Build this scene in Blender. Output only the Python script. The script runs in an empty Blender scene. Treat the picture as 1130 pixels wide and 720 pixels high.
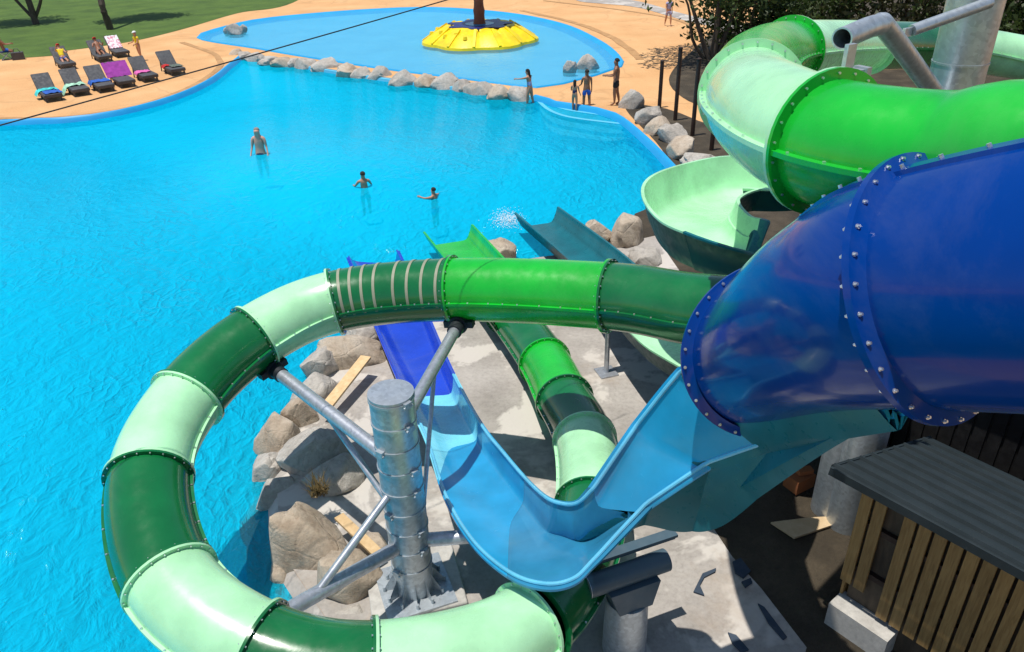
import bpy, bmesh, math, random
from mathutils import Vector, Matrix, noise
R_ = math.radians
PI = math.pi
sc = bpy.context.scene
COL = sc.collection
random.seed(7)

# ------------------------------------------------------------------ camera
CH = 7.6; F0 = 850.; TH = R_(29.5); RO = R_(1.73)
_c, _s, _cr, _sr = math.cos(TH), math.sin(TH), math.cos(RO), math.sin(RO)
CF = Vector((0, _c, -_s)); CR = Vector((_cr, -_sr*_s, -_sr*_c)); CU = Vector((_sr, _cr*_s, _cr*_c))
CAM = Vector((0, 0, CH))
def ray(u, v): return CF + CR*((u-565)/F0) - CU*((v-360)/F0)
def P(u, v, z=0.0):
    d = ray(u, v); t = (z-CH)/d.z
    return CAM + d*t
def D(u, v, t): return CAM + ray(u, v)*t
cd = bpy.data.cameras.new('camera'); cam = bpy.data.objects.new('camera', cd); COL.objects.link(cam)
cd.sensor_width = 36; cd.lens = F0/1130*36; cd.clip_start = .05; cd.clip_end = 600
m = Matrix.Identity(4)
for i in range(3):
    m[i][0] = CR[i]; m[i][1] = CU[i]; m[i][2] = -CF[i]; m[i][3] = CAM[i]
cam.matrix_world = m
sc.camera = cam

# ------------------------------------------------------------------ materials
def nodes(name):
    mt = bpy.data.materials.new(name); mt.use_nodes = True
    nt = mt.node_tree; b = nt.nodes['Principled BSDF']
    return mt, nt, b
def N(nt, t, **kw):
    n = nt.nodes.new(t)
    for k, v in kw.items():
        if hasattr(n, k): setattr(n, k, v)
        else: n.inputs[k].default_value = v
    return n
def L(nt, a, b): nt.links.new(a, b)
def ramp(nt, src, stops):
    r = N(nt, 'ShaderNodeValToRGB'); e = r.color_ramp.elements
    while len(e) < len(stops): e.new(.5)
    for i, (p, c) in enumerate(stops):
        e[i].position = p; e[i].color = (*c, 1) if len(c) == 3 else c
    L(nt, src, r.inputs[0]); return r.outputs[0]
def tex(nt, scale, detail=4, rough=.55, dist=0, kind='ShaderNodeTexNoise', obj=True, vec=None):
    n = N(nt, kind)
    n.inputs['Scale'].default_value = scale
    if kind == 'ShaderNodeTexNoise':
        n.inputs['Detail'].default_value = detail; n.inputs['Roughness'].default_value = rough; n.inputs['Distortion'].default_value = dist
    if vec is None:
        g = N(nt, 'ShaderNodeNewGeometry'); vec = g.outputs['Position']
    L(nt, vec, n.inputs['Vector']); return n
def bump(nt, b, src, strength=.3, dist=.02):
    n = N(nt, 'ShaderNodeBump'); n.inputs['Strength'].default_value = strength; n.inputs['Distance'].default_value = dist
    L(nt, src, n.inputs['Height']); L(nt, n.outputs[0], b.inputs['Normal']); return n
def mixc(nt, fac, a, b, mode='MIX'):
    n = N(nt, 'ShaderNodeMix', data_type='RGBA', blend_type=mode)
    for s, v in ((n.inputs[0], fac), (n.inputs[6], a), (n.inputs[7], b)):
        if hasattr(v, 'links') or hasattr(v, 'is_output'): L(nt, v, s)
        else: s.default_value = v if isinstance(v, (int, float)) else (*v, 1)
    return n.outputs[2]

MATS = {}
def plastic(name, col, rough=.22, coat=.4, var=.14, trans=0, glow=0, crough=.09, spec=.5, wave=.035):
    mt, nt, b = nodes(name)
    n = tex(nt, 1.7, 5); n2 = tex(nt, 9, 6)
    lo = tuple(c*(1-var) for c in col); hi = tuple(min(1, c*(1+var)) for c in col)
    c1 = ramp(nt, n.outputs[0], [(.35, lo), (.65, hi)])
    n3 = tex(nt, .55, 8, .75, 1.0); dust = ramp(nt, n3.outputs[0], [(.5, (0, 0, 0)), (.8, (.07, .07, .07))])
    L(nt, mixc(nt, dust, c1, (.45, .43, .38)), b.inputs['Base Color'])
    L(nt, ramp(nt, n2.outputs[0], [(.3, (rough*.75,)*3), (.75, (rough*1.5,)*3)]), b.inputs['Roughness'])
    wv = tex(nt, 2.6, 7, .7, 1.2); wave and bump(nt, b, wv.outputs[0], wave, .05)
    b.inputs['Coat Weight'].default_value = coat; b.inputs['Coat Roughness'].default_value = crough
    b.inputs['IOR'].default_value = 1.48; b.inputs['Specular IOR Level'].default_value = spec
    if glow:   # thin moulded plastic lets some of the light behind it through
        tl = N(nt, 'ShaderNodeBsdfTranslucent'); tl.inputs[0].default_value = (*col, 1); mg_ = N(nt, 'ShaderNodeMixShader'); mg_.inputs[0].default_value = glow
        L(nt, b.outputs[0], mg_.inputs[1]); L(nt, tl.outputs[0], mg_.inputs[2]); L(nt, mg_.outputs[0], nt.nodes['Material Output'].inputs[0])
    if trans:
        tr = N(nt, 'ShaderNodeBsdfTransparent'); tr.inputs[0].default_value = (*[.35+.65*c for c in col], 1)
        mx = N(nt, 'ShaderNodeMixShader'); mx.inputs[0].default_value = trans
        L(nt, b.outputs[0], mx.inputs[1]); L(nt, tr.outputs[0], mx.inputs[2])
        L(nt, mx.outputs[0], nt.nodes['Material Output'].inputs[0])
    MATS[name] = mt
plastic('dark_green', (.004, .135, .036), .2)
plastic('bright_green', (.008, .42, .030), .24, coat=.25)
plastic('mint_green', (.40, .76, .44), .26, coat=.25)
plastic('royal_blue', (.0001, .038, .235), .16, coat=.12, crough=.03, spec=.16, wave=0, var=.05)
plastic('run_blue', (.006, .045, .48), .22)
plastic('cyan', (.025, .42, .76), .2, glow=.3)
plastic('rail_blue', (.12, .50, .74), .25)
plastic('pale_cyan', (.17, .60, .76), .25)
plastic('azure', (.02, .33, .66), .2)
plastic('clear_blue', (.05, .36, .62), .08, trans=.42)
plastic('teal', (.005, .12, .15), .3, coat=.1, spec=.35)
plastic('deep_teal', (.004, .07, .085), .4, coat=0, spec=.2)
plastic('yellow', (.85, .62, .005), .4, coat=.1)
plastic('navy', (.01, .015, .14), .4, coat=.1)
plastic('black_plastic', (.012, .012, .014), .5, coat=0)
plastic('charcoal', (.065, .067, .074), .65, coat=0)
plastic('rust_pole', (.24, .055, .018), .55, coat=0)
plastic('brown_post', (.03, .014, .009), .6, coat=0)
plastic('dark_metal', (.012, .016, .022), .45, coat=0)
plastic('shaded_steel', (.06, .10, .13), .4, coat=0)  # pedestal steel with the shade under the chute put into its colour
plastic('tape', (.27, .28, .20), .6, coat=0)
plastic('white_paint', (.78, .78, .78), .35)
plastic('orange_brick', (.42, .14, .05), .85, coat=0)
plastic('scrap', (.035, .055, .085), .8, coat=0)

def metal(name, col, rough=.42, metallic=.65):
    mt, nt, b = nodes(name)
    v = tex(nt, 26, kind='ShaderNodeTexVoronoi'); n = tex(nt, 3, 5)
    c = ramp(nt, v.outputs['Color'], [(.1, tuple(x*.82 for x in col)), (.9, tuple(x*1.12 for x in col))])
    c = mixc(nt, ramp(nt, n.outputs[0], [(.4, (0, 0, 0)), (.75, (.45,)*3)]), c, tuple(x*.7 for x in col))
    L(nt, c, b.inputs['Base Color']); b.inputs['Metallic'].default_value = metallic
    L(nt, ramp(nt, n.outputs[0], [(.3, (rough*.8,)*3), (.8, (rough*1.3,)*3)]), b.inputs['Roughness'])
    bump(nt, b, n.outputs[0], .05, .02); MATS[name] = mt
metal('galvanised', (.50, .55, .59))
metal('steel_pipe', (.52, .55, .60), .38)
metal('bolt_steel', (.75, .77, .80), .3, .8)

def ground_mat(name, stops, scale=.6, detail=9, bstr=.4, bdist=.02, rough=.9, extra=None, fine=14):
    mt, nt, b = nodes(name)
    n = tex(nt, scale, detail, .62); f = tex(nt, fine, 8, .7)
    c = ramp(nt, n.outputs[0], stops)
    c = mixc(nt, .55, c, ramp(nt, f.outputs[0], [(.25, (.55,)*3), (.5, (1,)*3), (.8, (1.35,)*3)]), 'MULTIPLY')
    if extra: c = extra(nt, c)
    L(nt, c, b.inputs['Base Color']); b.inputs['Roughness'].default_value = rough
    bump(nt, b, f.outputs[0], bstr, bdist); MATS[name] = mt
def tracks(nt, c):
    w = tex(nt, .22, 3, .5, .4)
    k = ramp(nt, w.outputs[0], [(.485, (0,)*3), (.5, (.3,)*3), (.515, (0,)*3)])
    st = tex(nt, .09, 5)
    c = mixc(nt, ramp(nt, st.outputs[0], [(.5, (0,)*3), (.7, (.35,)*3)]), c, (.40, .22, .09))
    return mixc(nt, k, c, (.33, .17, .07))
ground_mat('sand_deck', [(.3, (.58, .31, .125)), (.55, (.66, .375, .165)), (.75, (.72, .44, .215))], .35, 8, .15, .01, extra=tracks)
ground_mat('grass', [(.3, (.040, .085, .008)), (.55, (.070, .135, .014)), (.75, (.105, .165, .022))], .5, 10, .8, .05, fine=22)
def conc_extra(nt, c):
    w = tex(nt, .75, 5, .6, .3)
    c = mixc(nt, ramp(nt, w.outputs[0], [(.52, (0,)*3), (.56, (.85,)*3)]), c, (.56, .52, .47))
    s = tex(nt, .5, 7, .7, .6)
    return mixc(nt, ramp(nt, s.outputs[0], [(.55, (0,)*3), (.7, (.4,)*3)]), c, (.33, .24, .16))
ground_mat('concrete', [(.3, (.27, .245, .22)), (.5, (.36, .33, .30)), (.7, (.43, .40, .365))], .8, 9, .35, .012, extra=conc_extra)
ground_mat('dirt', [(.3, (.030, .023, .014)), (.5, (.058, .044, .027)), (.75, (.12, .092, .058))], 1.1, 10, 1.0, .06, fine=18)
ground_mat('footing', [(.3, (.36, .34, .31)), (.7, (.55, .53, .49))], 2.5, 8, .3, .01)
ground_mat('asphalt', [(.3, (.10, .10, .11)), (.7, (.2, .19, .19))], .4, 6, .3, .01)
def rock_mat(name, a, b_, c_):
    mt, nt, b = nodes(name)
    oi = N(nt, 'ShaderNodeObjectInfo'); g = N(nt, 'ShaderNodeNewGeometry')
    ad = N(nt, 'ShaderNodeVectorMath', operation='ADD'); L(nt, g.outputs['Position'], ad.inputs[0])
    sc_ = N(nt, 'ShaderNodeMath', operation='MULTIPLY'); L(nt, oi.outputs['Random'], sc_.inputs[0]); sc_.inputs[1].default_value = 40
    L(nt, sc_.outputs[0], ad.inputs[1])
    n = tex(nt, 1.6, 10, .68, .4, vec=ad.outputs[0]); f = tex(nt, 11, 8, .75, vec=ad.outputs[0])
    c = ramp(nt, n.outputs[0], [(.28, a), (.5, b_), (.72, c_)])
    c = mixc(nt, .7, c, ramp(nt, f.outputs[0], [(.25, (.45,)*3), (.5, (1,)*3), (.8, (1.3,)*3)]), 'MULTIPLY')
    L(nt, c, b.inputs['Base Color']); b.inputs['Roughness'].default_value = .88
    cr = tex(nt, 2.3, kind='ShaderNodeTexVoronoi', vec=ad.outputs[0]); cr.feature = 'DISTANCE_TO_EDGE'
    ck = N(nt, 'ShaderNodeMath', operation='MULTIPLY_ADD'); L(nt, ramp(nt, cr.outputs['Distance'], [(0, (0,)*3), (.05, (.35,)*3)]), ck.inputs[0]); ck.inputs[1].default_value = .6; L(nt, f.outputs[0], ck.inputs[2])
    bump(nt, b, ck.outputs[0], .9, .04); MATS[name] = mt
rock_mat('grey_rock', (.26, .235, .20), (.44, .40, .35), (.55, .515, .465))
rock_mat('tan_rock', (.28, .205, .14), (.46, .375, .285), (.56, .49, .40))

def pool_paint():
    mt, nt, b = nodes('pool_paint')
    n = tex(nt, .5, 5)
    L(nt, ramp(nt, n.outputs[0], [(.3, (.05, .64, .84)), (.7, (.06, .70, .90))]), b.inputs['Base Color'])
    b.inputs['Roughness'].default_value = .6; MATS['pool_paint'] = mt
    mt, nt, b = nodes('rim_paint')
    n = tex(nt, .8, 6)
    L(nt, ramp(nt, n.outputs[0], [(.3, (.008, .30, .62)), (.7, (.014, .36, .70))]), b.inputs['Base Color'])
    b.inputs['Roughness'].default_value = .45; MATS['rim_paint'] = mt
    mt, nt, b = nodes('wading_paint')
    n = tex(nt, .4, 7)
    L(nt, ramp(nt, n.outputs[0], [(.3, (.09, .45, .66)), (.7, (.12, .52, .73))]), b.inputs['Base Color'])
    b.inputs['Roughness'].default_value = .6; MATS['wading_paint'] = mt
plastic('step_paint', (.30, .78, .92), .5, coat=0)
pool_paint()
def water(name, tint, dens, diff, scale, strength, dcol, refl=.5):
    mt = bpy.data.materials.new(name); mt.use_nodes = True; nt = mt.node_tree; nt.nodes.clear()
    out = N(nt, 'ShaderNodeOutputMaterial')
    g = N(nt, 'ShaderNodeNewGeometry')
    mp = N(nt, 'ShaderNodeMapping'); mp.inputs['Scale'].default_value = (1, .75, 1); mp.inputs['Rotation'].default_value = (0, 0, .5)
    L(nt, g.outputs['Position'], mp.inputs[0])
    big = tex(nt, scale*.35, 3, .5, .5, vec=mp.outputs[0]); sm = tex(nt, scale, 5, .6, .9, vec=mp.outputs[0])
    dn = tex(nt, scale*.5, 3, .6, 0, vec=mp.outputs[0]); va_ = N(nt, 'ShaderNodeVectorMath', operation='MULTIPLY_ADD'); L(nt, dn.outputs['Color'], va_.inputs[0]); va_.inputs[1].default_value = (.75, .75, 0); L(nt, mp.outputs[0], va_.inputs[2])
    vo = tex(nt, scale*1.35, kind='ShaderNodeTexVoronoi', vec=va_.outputs[0]); vo.feature = 'DISTANCE_TO_EDGE'; vr = ramp(nt, vo.outputs['Distance'], [(0, (.62,)*3), (.14, (.25,)*3), (.45, (0,)*3)])
    pn = tex(nt, .55, 4, .6); vr = mixc(nt, ramp(nt, pn.outputs[0], [(.38, (0,)*3), (.62, (1,)*3)]), (.1, .1, .1), vr)
    a0 = N(nt, 'ShaderNodeMath', operation='MULTIPLY_ADD'); L(nt, vr, a0.inputs[0]); a0.inputs[1].default_value = .5; L(nt, sm.outputs[0], a0.inputs[2])
    ad = N(nt, 'ShaderNodeMath', operation='MULTIPLY_ADD'); L(nt, big.outputs[0], ad.inputs[0]); ad.inputs[1].default_value = 1.1; L(nt, a0.outputs[0], ad.inputs[2])
    bp = N(nt, 'ShaderNodeBump'); bp.inputs['Strength'].default_value = strength; bp.inputs['Distance'].default_value = .12
    L(nt, ad.outputs[0], bp.inputs['Height'])
    tr = N(nt, 'ShaderNodeBsdfTransparent'); tr.inputs[0].default_value = (*tint, 1)
    df = N(nt, 'ShaderNodeBsdfDiffuse'); df.inputs[0].default_value = (*dcol, 1); L(nt, bp.outputs[0], df.inputs['Normal'])
    mx = N(nt, 'ShaderNodeMixShader'); mx.inputs[0].default_value = diff
    L(nt, tr.outputs[0], mx.inputs[1]); L(nt, df.outputs[0], mx.inputs[2])
    gl = N(nt, 'ShaderNodeBsdfGlossy'); gl.inputs['Roughness'].default_value = .06; L(nt, bp.outputs[0], gl.inputs['Normal'])
    fr = N(nt, 'ShaderNodeFresnel'); fr.inputs['IOR'].default_value = 1.33; L(nt, bp.outputs[0], fr.inputs['Normal'])
    mg = N(nt, 'ShaderNodeMixShader'); fm_ = N(nt, 'ShaderNodeMath', operation='MULTIPLY'); L(nt, fr.outputs[0], fm_.inputs[0]); fm_.inputs[1].default_value = refl; L(nt, fm_.outputs[0], mg.inputs[0]); L(nt, mx.outputs[0], mg.inputs[1]); L(nt, gl.outputs[0], mg.inputs[2])
    L(nt, mg.outputs[0], out.inputs[0])
    if dens:
        va = N(nt, 'ShaderNodeVolumeAbsorption'); va.inputs['Color'].default_value = (.03, .80, .95, 1); va.inputs['Density'].default_value = dens
        L(nt, va.outputs[0], out.inputs['Volume'])
    MATS[name] = mt
water('pool_water', (.62, .98, 1.0), .09, .60, 2.7, .6, (.0, .56, .84), .32)
water('wading_water', (.9, .98, 1.0), .0, .30, 3.0, .3, (.09, .56, .85), .22)

def cloth(name, col, var=.2, scale=6, pattern=None):
    mt, nt, b = nodes(name)
    n = tex(nt, scale, 4)
    if pattern: c = ramp(nt, n.outputs[0], [(.50, col), (.52, pattern), (.6, col)])
    else: c = ramp(nt, n.outputs[0], [(.3, tuple(x*(1-var) for x in col)), (.7, tuple(min(1, x*(1+var)) for x in col))])
    L(nt, c, b.inputs['Base Color']); b.inputs['Roughness'].default_value = .85; MATS[name] = mt
cloth('purple_cloth', (.30, .035, .30)); cloth('pink_white_cloth', (.80, .78, .80), pattern=(.65, .02, .15), scale=4)
cloth('turquoise_cloth', (.05, .55, .55), .5); cloth('mint_cloth', (.35, .62, .45), .4); cloth('blue_cloth', (.02, .10, .42)); cloth('navy_cloth', (.012, .02, .08))
cloth('yellow_cloth', (.80, .62, .02)); cloth('red_cloth', (.5, .02, .02)); cloth('white_cloth', (.75, .75, .73)); cloth('black_cloth', (.012, .012, .014))
cloth('pink_cloth', (.62, .12, .38)); cloth('lilac_cloth', (.35, .36, .60)); cloth('hair', (.018, .011, .007)); cloth('grey_hair', (.25, .2, .17)); cloth('orange_cloth', (.6, .2, .02)); cloth('green_grey_cloth', (.10, .13, .11))
def skin(name, col):
    mt, nt, b = nodes(name)
    n = tex(nt, 12, 3); L(nt, ramp(nt, n.outputs[0], [(.3, tuple(x*.9 for x in col)), (.7, col)]), b.inputs['Base Color'])
    b.inputs['Roughness'].default_value = .5; b.inputs['Subsurface Weight'].default_value = .05; MATS[name] = mt
skin('skin', (.50, .24, .14)); skin('tan_skin', (.30, .13, .07)); skin('pink_skin', (.64, .34, .24))
def wood(name, a, b_, scale=3, axis=(14, 14, 1.2)):
    mt, nt, b = nodes(name)
    tc = N(nt, 'ShaderNodeTexCoord'); mp = N(nt, 'ShaderNodeMapping'); mp.inputs['Scale'].default_value = axis
    L(nt, tc.outputs['Object'], mp.inputs[0]); n = tex(nt, scale, 6, .6, .5, vec=mp.outputs[0])
    oi = N(nt, 'ShaderNodeObjectInfo')
    c = ramp(nt, n.outputs[0], [(.3, a), (.7, b_)])
    L(nt, mixc(nt, .5, c, ramp(nt, oi.outputs['Random'], [(0, (.75,)*3), (1, (1.25,)*3)]), 'MULTIPLY'), b.inputs['Base Color'])
    b.inputs['Roughness'].default_value = .7; bump(nt, b, n.outputs[0], .2, .01); MATS[name] = mt
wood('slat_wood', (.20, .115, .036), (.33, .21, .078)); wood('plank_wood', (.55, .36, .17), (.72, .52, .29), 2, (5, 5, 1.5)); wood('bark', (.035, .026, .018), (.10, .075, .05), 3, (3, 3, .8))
wood('ply_wood', (.50, .36, .20), (.62, .47, .29), 2, (3, 3, 3))
def roofm():
    mt, nt, b = nodes('roof_metal'); n = tex(nt, 2.5, 7, .65); f = tex(nt, 30, 5, .8)
    c = ramp(nt, n.outputs[0], [(.3, (.014, .022, .026)), (.75, (.026, .036, .042))])
    c = mixc(nt, ramp(nt, f.outputs[0], [(.66, (0,)*3), (.74, (.35,)*3)]), c, (.3, .28, .24))
    L(nt, c, b.inputs['Base Color']); b.inputs['Roughness'].default_value = .62; b.inputs['Specular IOR Level'].default_value = .25; MATS['roof_metal'] = mt
roofm()
def leafm(name, a, b_, tr=.25):
    mt, nt, b = nodes(name)
    n = tex(nt, .9, 4); n2 = tex(nt, 9, 2)
    c = ramp(nt, n.outputs[0], [(.3, a), (.7, b_)])
    c = mixc(nt, .6, c, ramp(nt, n2.outputs[0], [(.3, (.6,)*3), (.7, (1.3,)*3)]), 'MULTIPLY')
    L(nt, c, b.inputs['Base Color']); b.inputs['Roughness'].default_value = .55
    t = N(nt, 'ShaderNodeBsdfTranslucent'); L(nt, c, t.inputs[0]); mx = N(nt, 'ShaderNodeMixShader'); mx.inputs[0].default_value = tr
    L(nt, b.outputs[0], mx.inputs[1]); L(nt, t.outputs[0], mx.inputs[2]); L(nt, mx.outputs[0], nt.nodes['Material Output'].inputs[0]); MATS[name] = mt
leafm('pine_leaf', (.028, .056, .012), (.085, .13, .032), .35); leafm('olive_leaf', (.07, .085, .03), (.17, .165, .075), .35); leafm('dry_leaf', (.10, .075, .03), (.24, .17, .07))

# ------------------------------------------------------------------ building helpers
ORG = {}
class MB:
    def __init__(s): s.v = []; s.f = []; s.m = []
    def add(s, vs, fs, mi=0):
        o = len(s.v); s.v += [Vector(p) for p in vs]
        for f in fs: s.f.append([i+o for i in f]); s.m.append(mi)
        return s
    def box(s, c, size, rz=0, mi=0, rot=None):
        c = Vector(c); q = rot or Matrix.Rotation(rz, 3, 'Z'); h = Vector(size)/2
        vs = [c + q @ Vector((x*h.x, y*h.y, z*h.z)) for z in (-1, 1) for x, y in ((-1, -1), (1, -1), (1, 1), (-1, 1))]
        return s.add(vs, [(3, 2, 1, 0), (4, 5, 6, 7), (0, 1, 5, 4), (1, 2, 6, 5), (2, 3, 7, 6), (3, 0, 4, 7)], mi)
    def beam(s, a, b, w, h, mi=0, up=(0, 0, 1)):
        a, b = Vector(a), Vector(b); t = (b-a); ln = t.length; t.normalize()
        x = t.cross(Vector(up)); x = x.normalized() if x.length > 1e-4 else Vector((1, 0, 0)); y = x.cross(t)
        q = Matrix((x, t, y)).transposed()
        return s.box((a+b)/2, (w, ln, h), rot=q, mi=mi)
    def loft(s, rings, mi=0, closed=True, cap0=False, cap1=False):
        o = len(s.v); n = len(rings[0])
        for r in rings: s.v += [Vector(p) for p in r]
        for i in range(len(rings)-1):
            for j in range(n if closed else n-1):
                a, b = o+i*n+j, o+i*n+(j+1) % n
                s.f.append([a, b, b+n, a+n]); s.m.append(mi[j] if isinstance(mi, (list, tuple)) else mi)
        c = mi[0] if isinstance(mi, (list, tuple)) else mi
        if cap0: s.f.append([o+j for j in range(n)][::-1]); s.m.append(c)
        if cap1: s.f.append([o+(len(rings)-1)*n+j for j in range(n)]); s.m.append(c)
        return s
    def tube(s, pts, r, seg=16, mi=0, cap=True):
        pts = [Vector(p) for p in pts]; fr = frames(pts); rs = r if isinstance(r, (list, tuple)) else [r]*len(pts)
        rings = [[p + (x*math.cos(a)+y*math.sin(a))*q for a in (2*PI*j/seg for j in range(seg))] for p, (t, x, y), q in zip(pts, fr, rs)]
        return s.loft(rings, mi, True, cap, cap)
    def build(s, name, mats, parent=None, sharp=38, org=None):
        me = bpy.data.meshes.new(name)
        o = Vector(org) if org is not None else (ORG.get(parent.name, Vector()) if parent else Vector())
        me.from_pydata([tuple(p-o) for p in s.v], [], s.f)
        for k in (mats if isinstance(mats, (list, tuple)) else [mats]): me.materials.append(MATS[k])
        me.polygons.foreach_set('material_index', s.m)
        bm = bmesh.new(); bm.from_mesh(me); bmesh.ops.recalc_face_normals(bm, faces=bm.faces); bm.to_mesh(me); bm.free()
        me.polygons.foreach_set('use_smooth', [True]*len(me.polygons))
        me.set_sharp_from_angle(angle=R_(sharp)); me.update()
        ob = bpy.data.objects.new(name, me); COL.objects.link(ob)
        if parent: ob.parent = parent
        elif org is not None: ob.location = o
        ORG[ob.name] = o
        return ob
def frames(pts):
    n = len(pts); out = []; px = None
    for i in range(n):
        t = (pts[min(n-1, i+1)]-pts[max(0, i-1)]).normalized()
        x = t.cross(Vector((0, 0, 1)))
        if x.length < .05: x = px or Vector((1, 0, 0))
        x = (x - t*x.dot(t)).normalized()
        if px is not None and x.dot(px) < -.2 and abs(t.z) > .9: x = -x
        px = x; out.append((t, x, x.cross(t)))
    return out
def spline(cp, step=.1, us=False):
    """Catmull-Rom through cp, returns points and the control parameter of each."""
    cp = [Vector(c) for c in cp]; e = [cp[0]*2-cp[1]] + cp + [cp[-1]*2-cp[-2]]
    pts, u = [], []
    for i in range(len(cp)-1):
        a, b, c, d = e[i:i+4]; k = max(2, int((c-b).length/step))
        for j in range(k):
            t = j/k
            pts.append(.5*((2*b)+(c-a)*t+(2*a-5*b+4*c-d)*t*t+(3*b-a-3*c+d)*t**3)); u.append(i+t)
    pts.append(cp[-1]); u.append(len(cp)-1.)
    return (pts, u) if us else pts
def empty(name, loc, label=None, cat=None, group=None):
    o = bpy.data.objects.new(name, None); COL.objects.link(o); o.location = loc; o.empty_display_size = .2
    ORG[o.name] = Vector(loc)
    return tag(o, label, cat, group)
def tag(o, label=None, cat=None, group=None, kind=None):
    for k, v in (('label', label), ('category', cat), ('group', group), ('kind', kind)):
        if v: o[k] = v
    return o
def struct(o): o['kind'] = 'structure'; return o

# ------------------------------------------------------------------ light
SUN = Vector((-.17, -.07, 1)).normalized()
w = bpy.data.worlds.new('World'); sc.world = w; w.use_nodes = True
nt = w.node_tree; bg = nt.nodes['Background']
sky = N(nt, 'ShaderNodeTexSky'); sky.sky_type = 'NISHITA'; sky.sun_disc = False
sky.sun_elevation = math.asin(SUN.z); sky.sun_rotation = math.atan2(SUN.x, SUN.y)
sky.air_density = 1.0; sky.dust_density = .6; sky.ozone_density = 1.5
L(nt, sky.outputs[0], bg.inputs[0]); bg.inputs[1].default_value = .10
ld = bpy.data.lights.new('sun', 'SUN'); ld.energy = 4.2; ld.angle = R_(.5); ld.color = (1, .955, .88)
lo = bpy.data.objects.new('sun', ld); COL.objects.link(lo); lo.rotation_euler = (-SUN).to_track_quat('-Z', 'Y').to_euler(); lo.location = SUN*60
sc.view_settings.view_transform = 'Standard'; sc.view_settings.look = 'None'; sc.view_settings.exposure = .12; sc.view_settings.gamma = 1
sc.render.engine = 'CYCLES'
cy = sc.cycles; cy.max_bounces = 10; cy.transparent_max_bounces = 16; cy.caustics_reflective = False; cy.caustics_refractive = False
cy.use_denoising = True; cy.sample_clamp_indirect = 6

# ------------------------------------------------------------------ ground, pools
def px_poly(lst, z=0): return [P(*q, z) if len(q) == 2 else Vector((q[0], q[1], z)) for q in lst]
def smooth_poly(pts, step=.6):
    e = [pts[-1]] + pts + pts[:2]; out = []
    for i in range(len(pts)):
        a, b, c, d = e[i:i+4]; k = max(1, min(14, int((c-b).length/step)))
        for j in range(k):
            t = j/k; out.append(.5*((2*b)+(c-a)*t+(2*a-5*b+4*c-d)*t*t+(3*b-a-3*c+d)*t**3))
    return out
WZ = -.16          # water level of the large pool
main_px = [(0, 134), (70, 131), (130, 123), (190, 107), (232, 88), (258, 68), (275, 60), (330, 71), (420, 85), (500, 95), (590, 106),
           (612, 113), (640, 117), (678, 126), (712, 152), (745, 186), (772, 216), (750, 250), (690, 268), (620, 281), (545, 291), (480, 303),
           (430, 342), (385, 385), (345, 430), (322, 480), (306, 545), (318, 620), (365, 690), (410, 770)]
main = smooth_poly([Vector((-42, 20, 0)), Vector((-33, 30.2, 0))] + px_poly(main_px) + [Vector((-1.6, 2.6, 0)), Vector((-4, -4, 0)), Vector((-42, -6, 0))], .7)
wad_px = [(219, 42), (252, 29), (300, 20), (400, 11.5), (480, 9), (560, 15), (620, 27), (660, 45), (682, 62), (684, 74), (655, 84), (620, 93), (592, 97), (500, 86), (420, 76), (330, 62), (284, 54)]
wad = smooth_poly(px_poly(wad_px), 1.2)
def fill(loops, z):
    bm = bmesh.new(); es = []
    for lp in loops:
        vs = [bm.verts.new((p.x, p.y, z)) for p in lp]
        es += [bm.edges.new((vs[i], vs[(i+1) % len(vs)])) for i in range(len(vs))]
    bmesh.ops.triangle_fill(bm, edges=es, use_beauty=True, use_dissolve=False)
    bm.verts.index_update(); mb = MB(); mb.add([v.co.copy() for v in bm.verts], [[v.index for v in f.verts] for f in bm.faces]); bm.free()
    return mb
outer = [Vector((250*math.cos(a), 60+250*math.sin(a), 0)) for a in (2*PI*i/48 for i in range(48))]
struct(fill([outer, main, wad], 0).build('ground', 'sand_deck'))
def sheet(name, poly, mat, z, smooth=True, step=.8):
    return struct(fill([smooth_poly(poly, step) if smooth else poly], z).build(name, mat))
def offset(poly, d):
    n = len(poly); out = []
    area = sum(poly[i].x*poly[(i+1) % n].y-poly[(i+1) % n].x*poly[i].y for i in range(n)); sg = 1 if area > 0 else -1
    for i in range(n):
        t = (poly[(i+1) % n]-poly[i-1]).normalized(); out.append(poly[i] + Vector((-t.y, t.x, 0))*d*sg)
    return out
def strip(name, loops, mat):
    mb = MB(); mb.loft(loops, 0, True); return struct(mb.build(name, mat))
zs = lambda poly, z: [Vector((p.x, p.y, z)) for p in poly]
# painted pool walls: a rolled edge on the deck, then down to the floor
near_i = lambda q: min(range(len(main)), key=lambda i: (main[i]-q).length)
i_a, i_b = near_i(P(710, 260)), near_i(P(410, 770))
def wall_part(name, ids, prof, mat):
    mb = MB(); mb.loft([[Vector((o_[i].x, o_[i].y, z)) for i in ids] for o_, z in ((offset(main, d), z) for d, z in prof)], 0, False); struct(mb.build(name, mat))
n_ = len(main); ring_ids = [i % n_ for i in range(i_b, i_b+n_+1)]
k_a, k_1, k_2 = (ring_ids.index(i) for i in (i_a, near_i(P(272, 61)), near_i(P(588, 106))))
PAINT = [(-.10, .006), (-.06, .05), (.02, .05), (.10, -.02), (.22, -.45), (.25, -1.6)]
wall_part('pool_wall', ring_ids[:k_1+1], PAINT, 'rim_paint'); wall_part('pool_wall', ring_ids[k_2:k_a+1], PAINT, 'rim_paint')
wall_part('row_wall', ring_ids[k_1:k_2+1], [(-.05, .006), (.05, -.05), (.2, -.6), (.25, -1.6)], 'wading_paint')
wall_part('shore_wall', ring_ids[k_a:], [(-.05, .006), (.05, -.05), (.5, -.5), (.9, -1.6)], 'concrete')
shore_pts = [main[i] for i in ring_ids[k_a:]]
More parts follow.
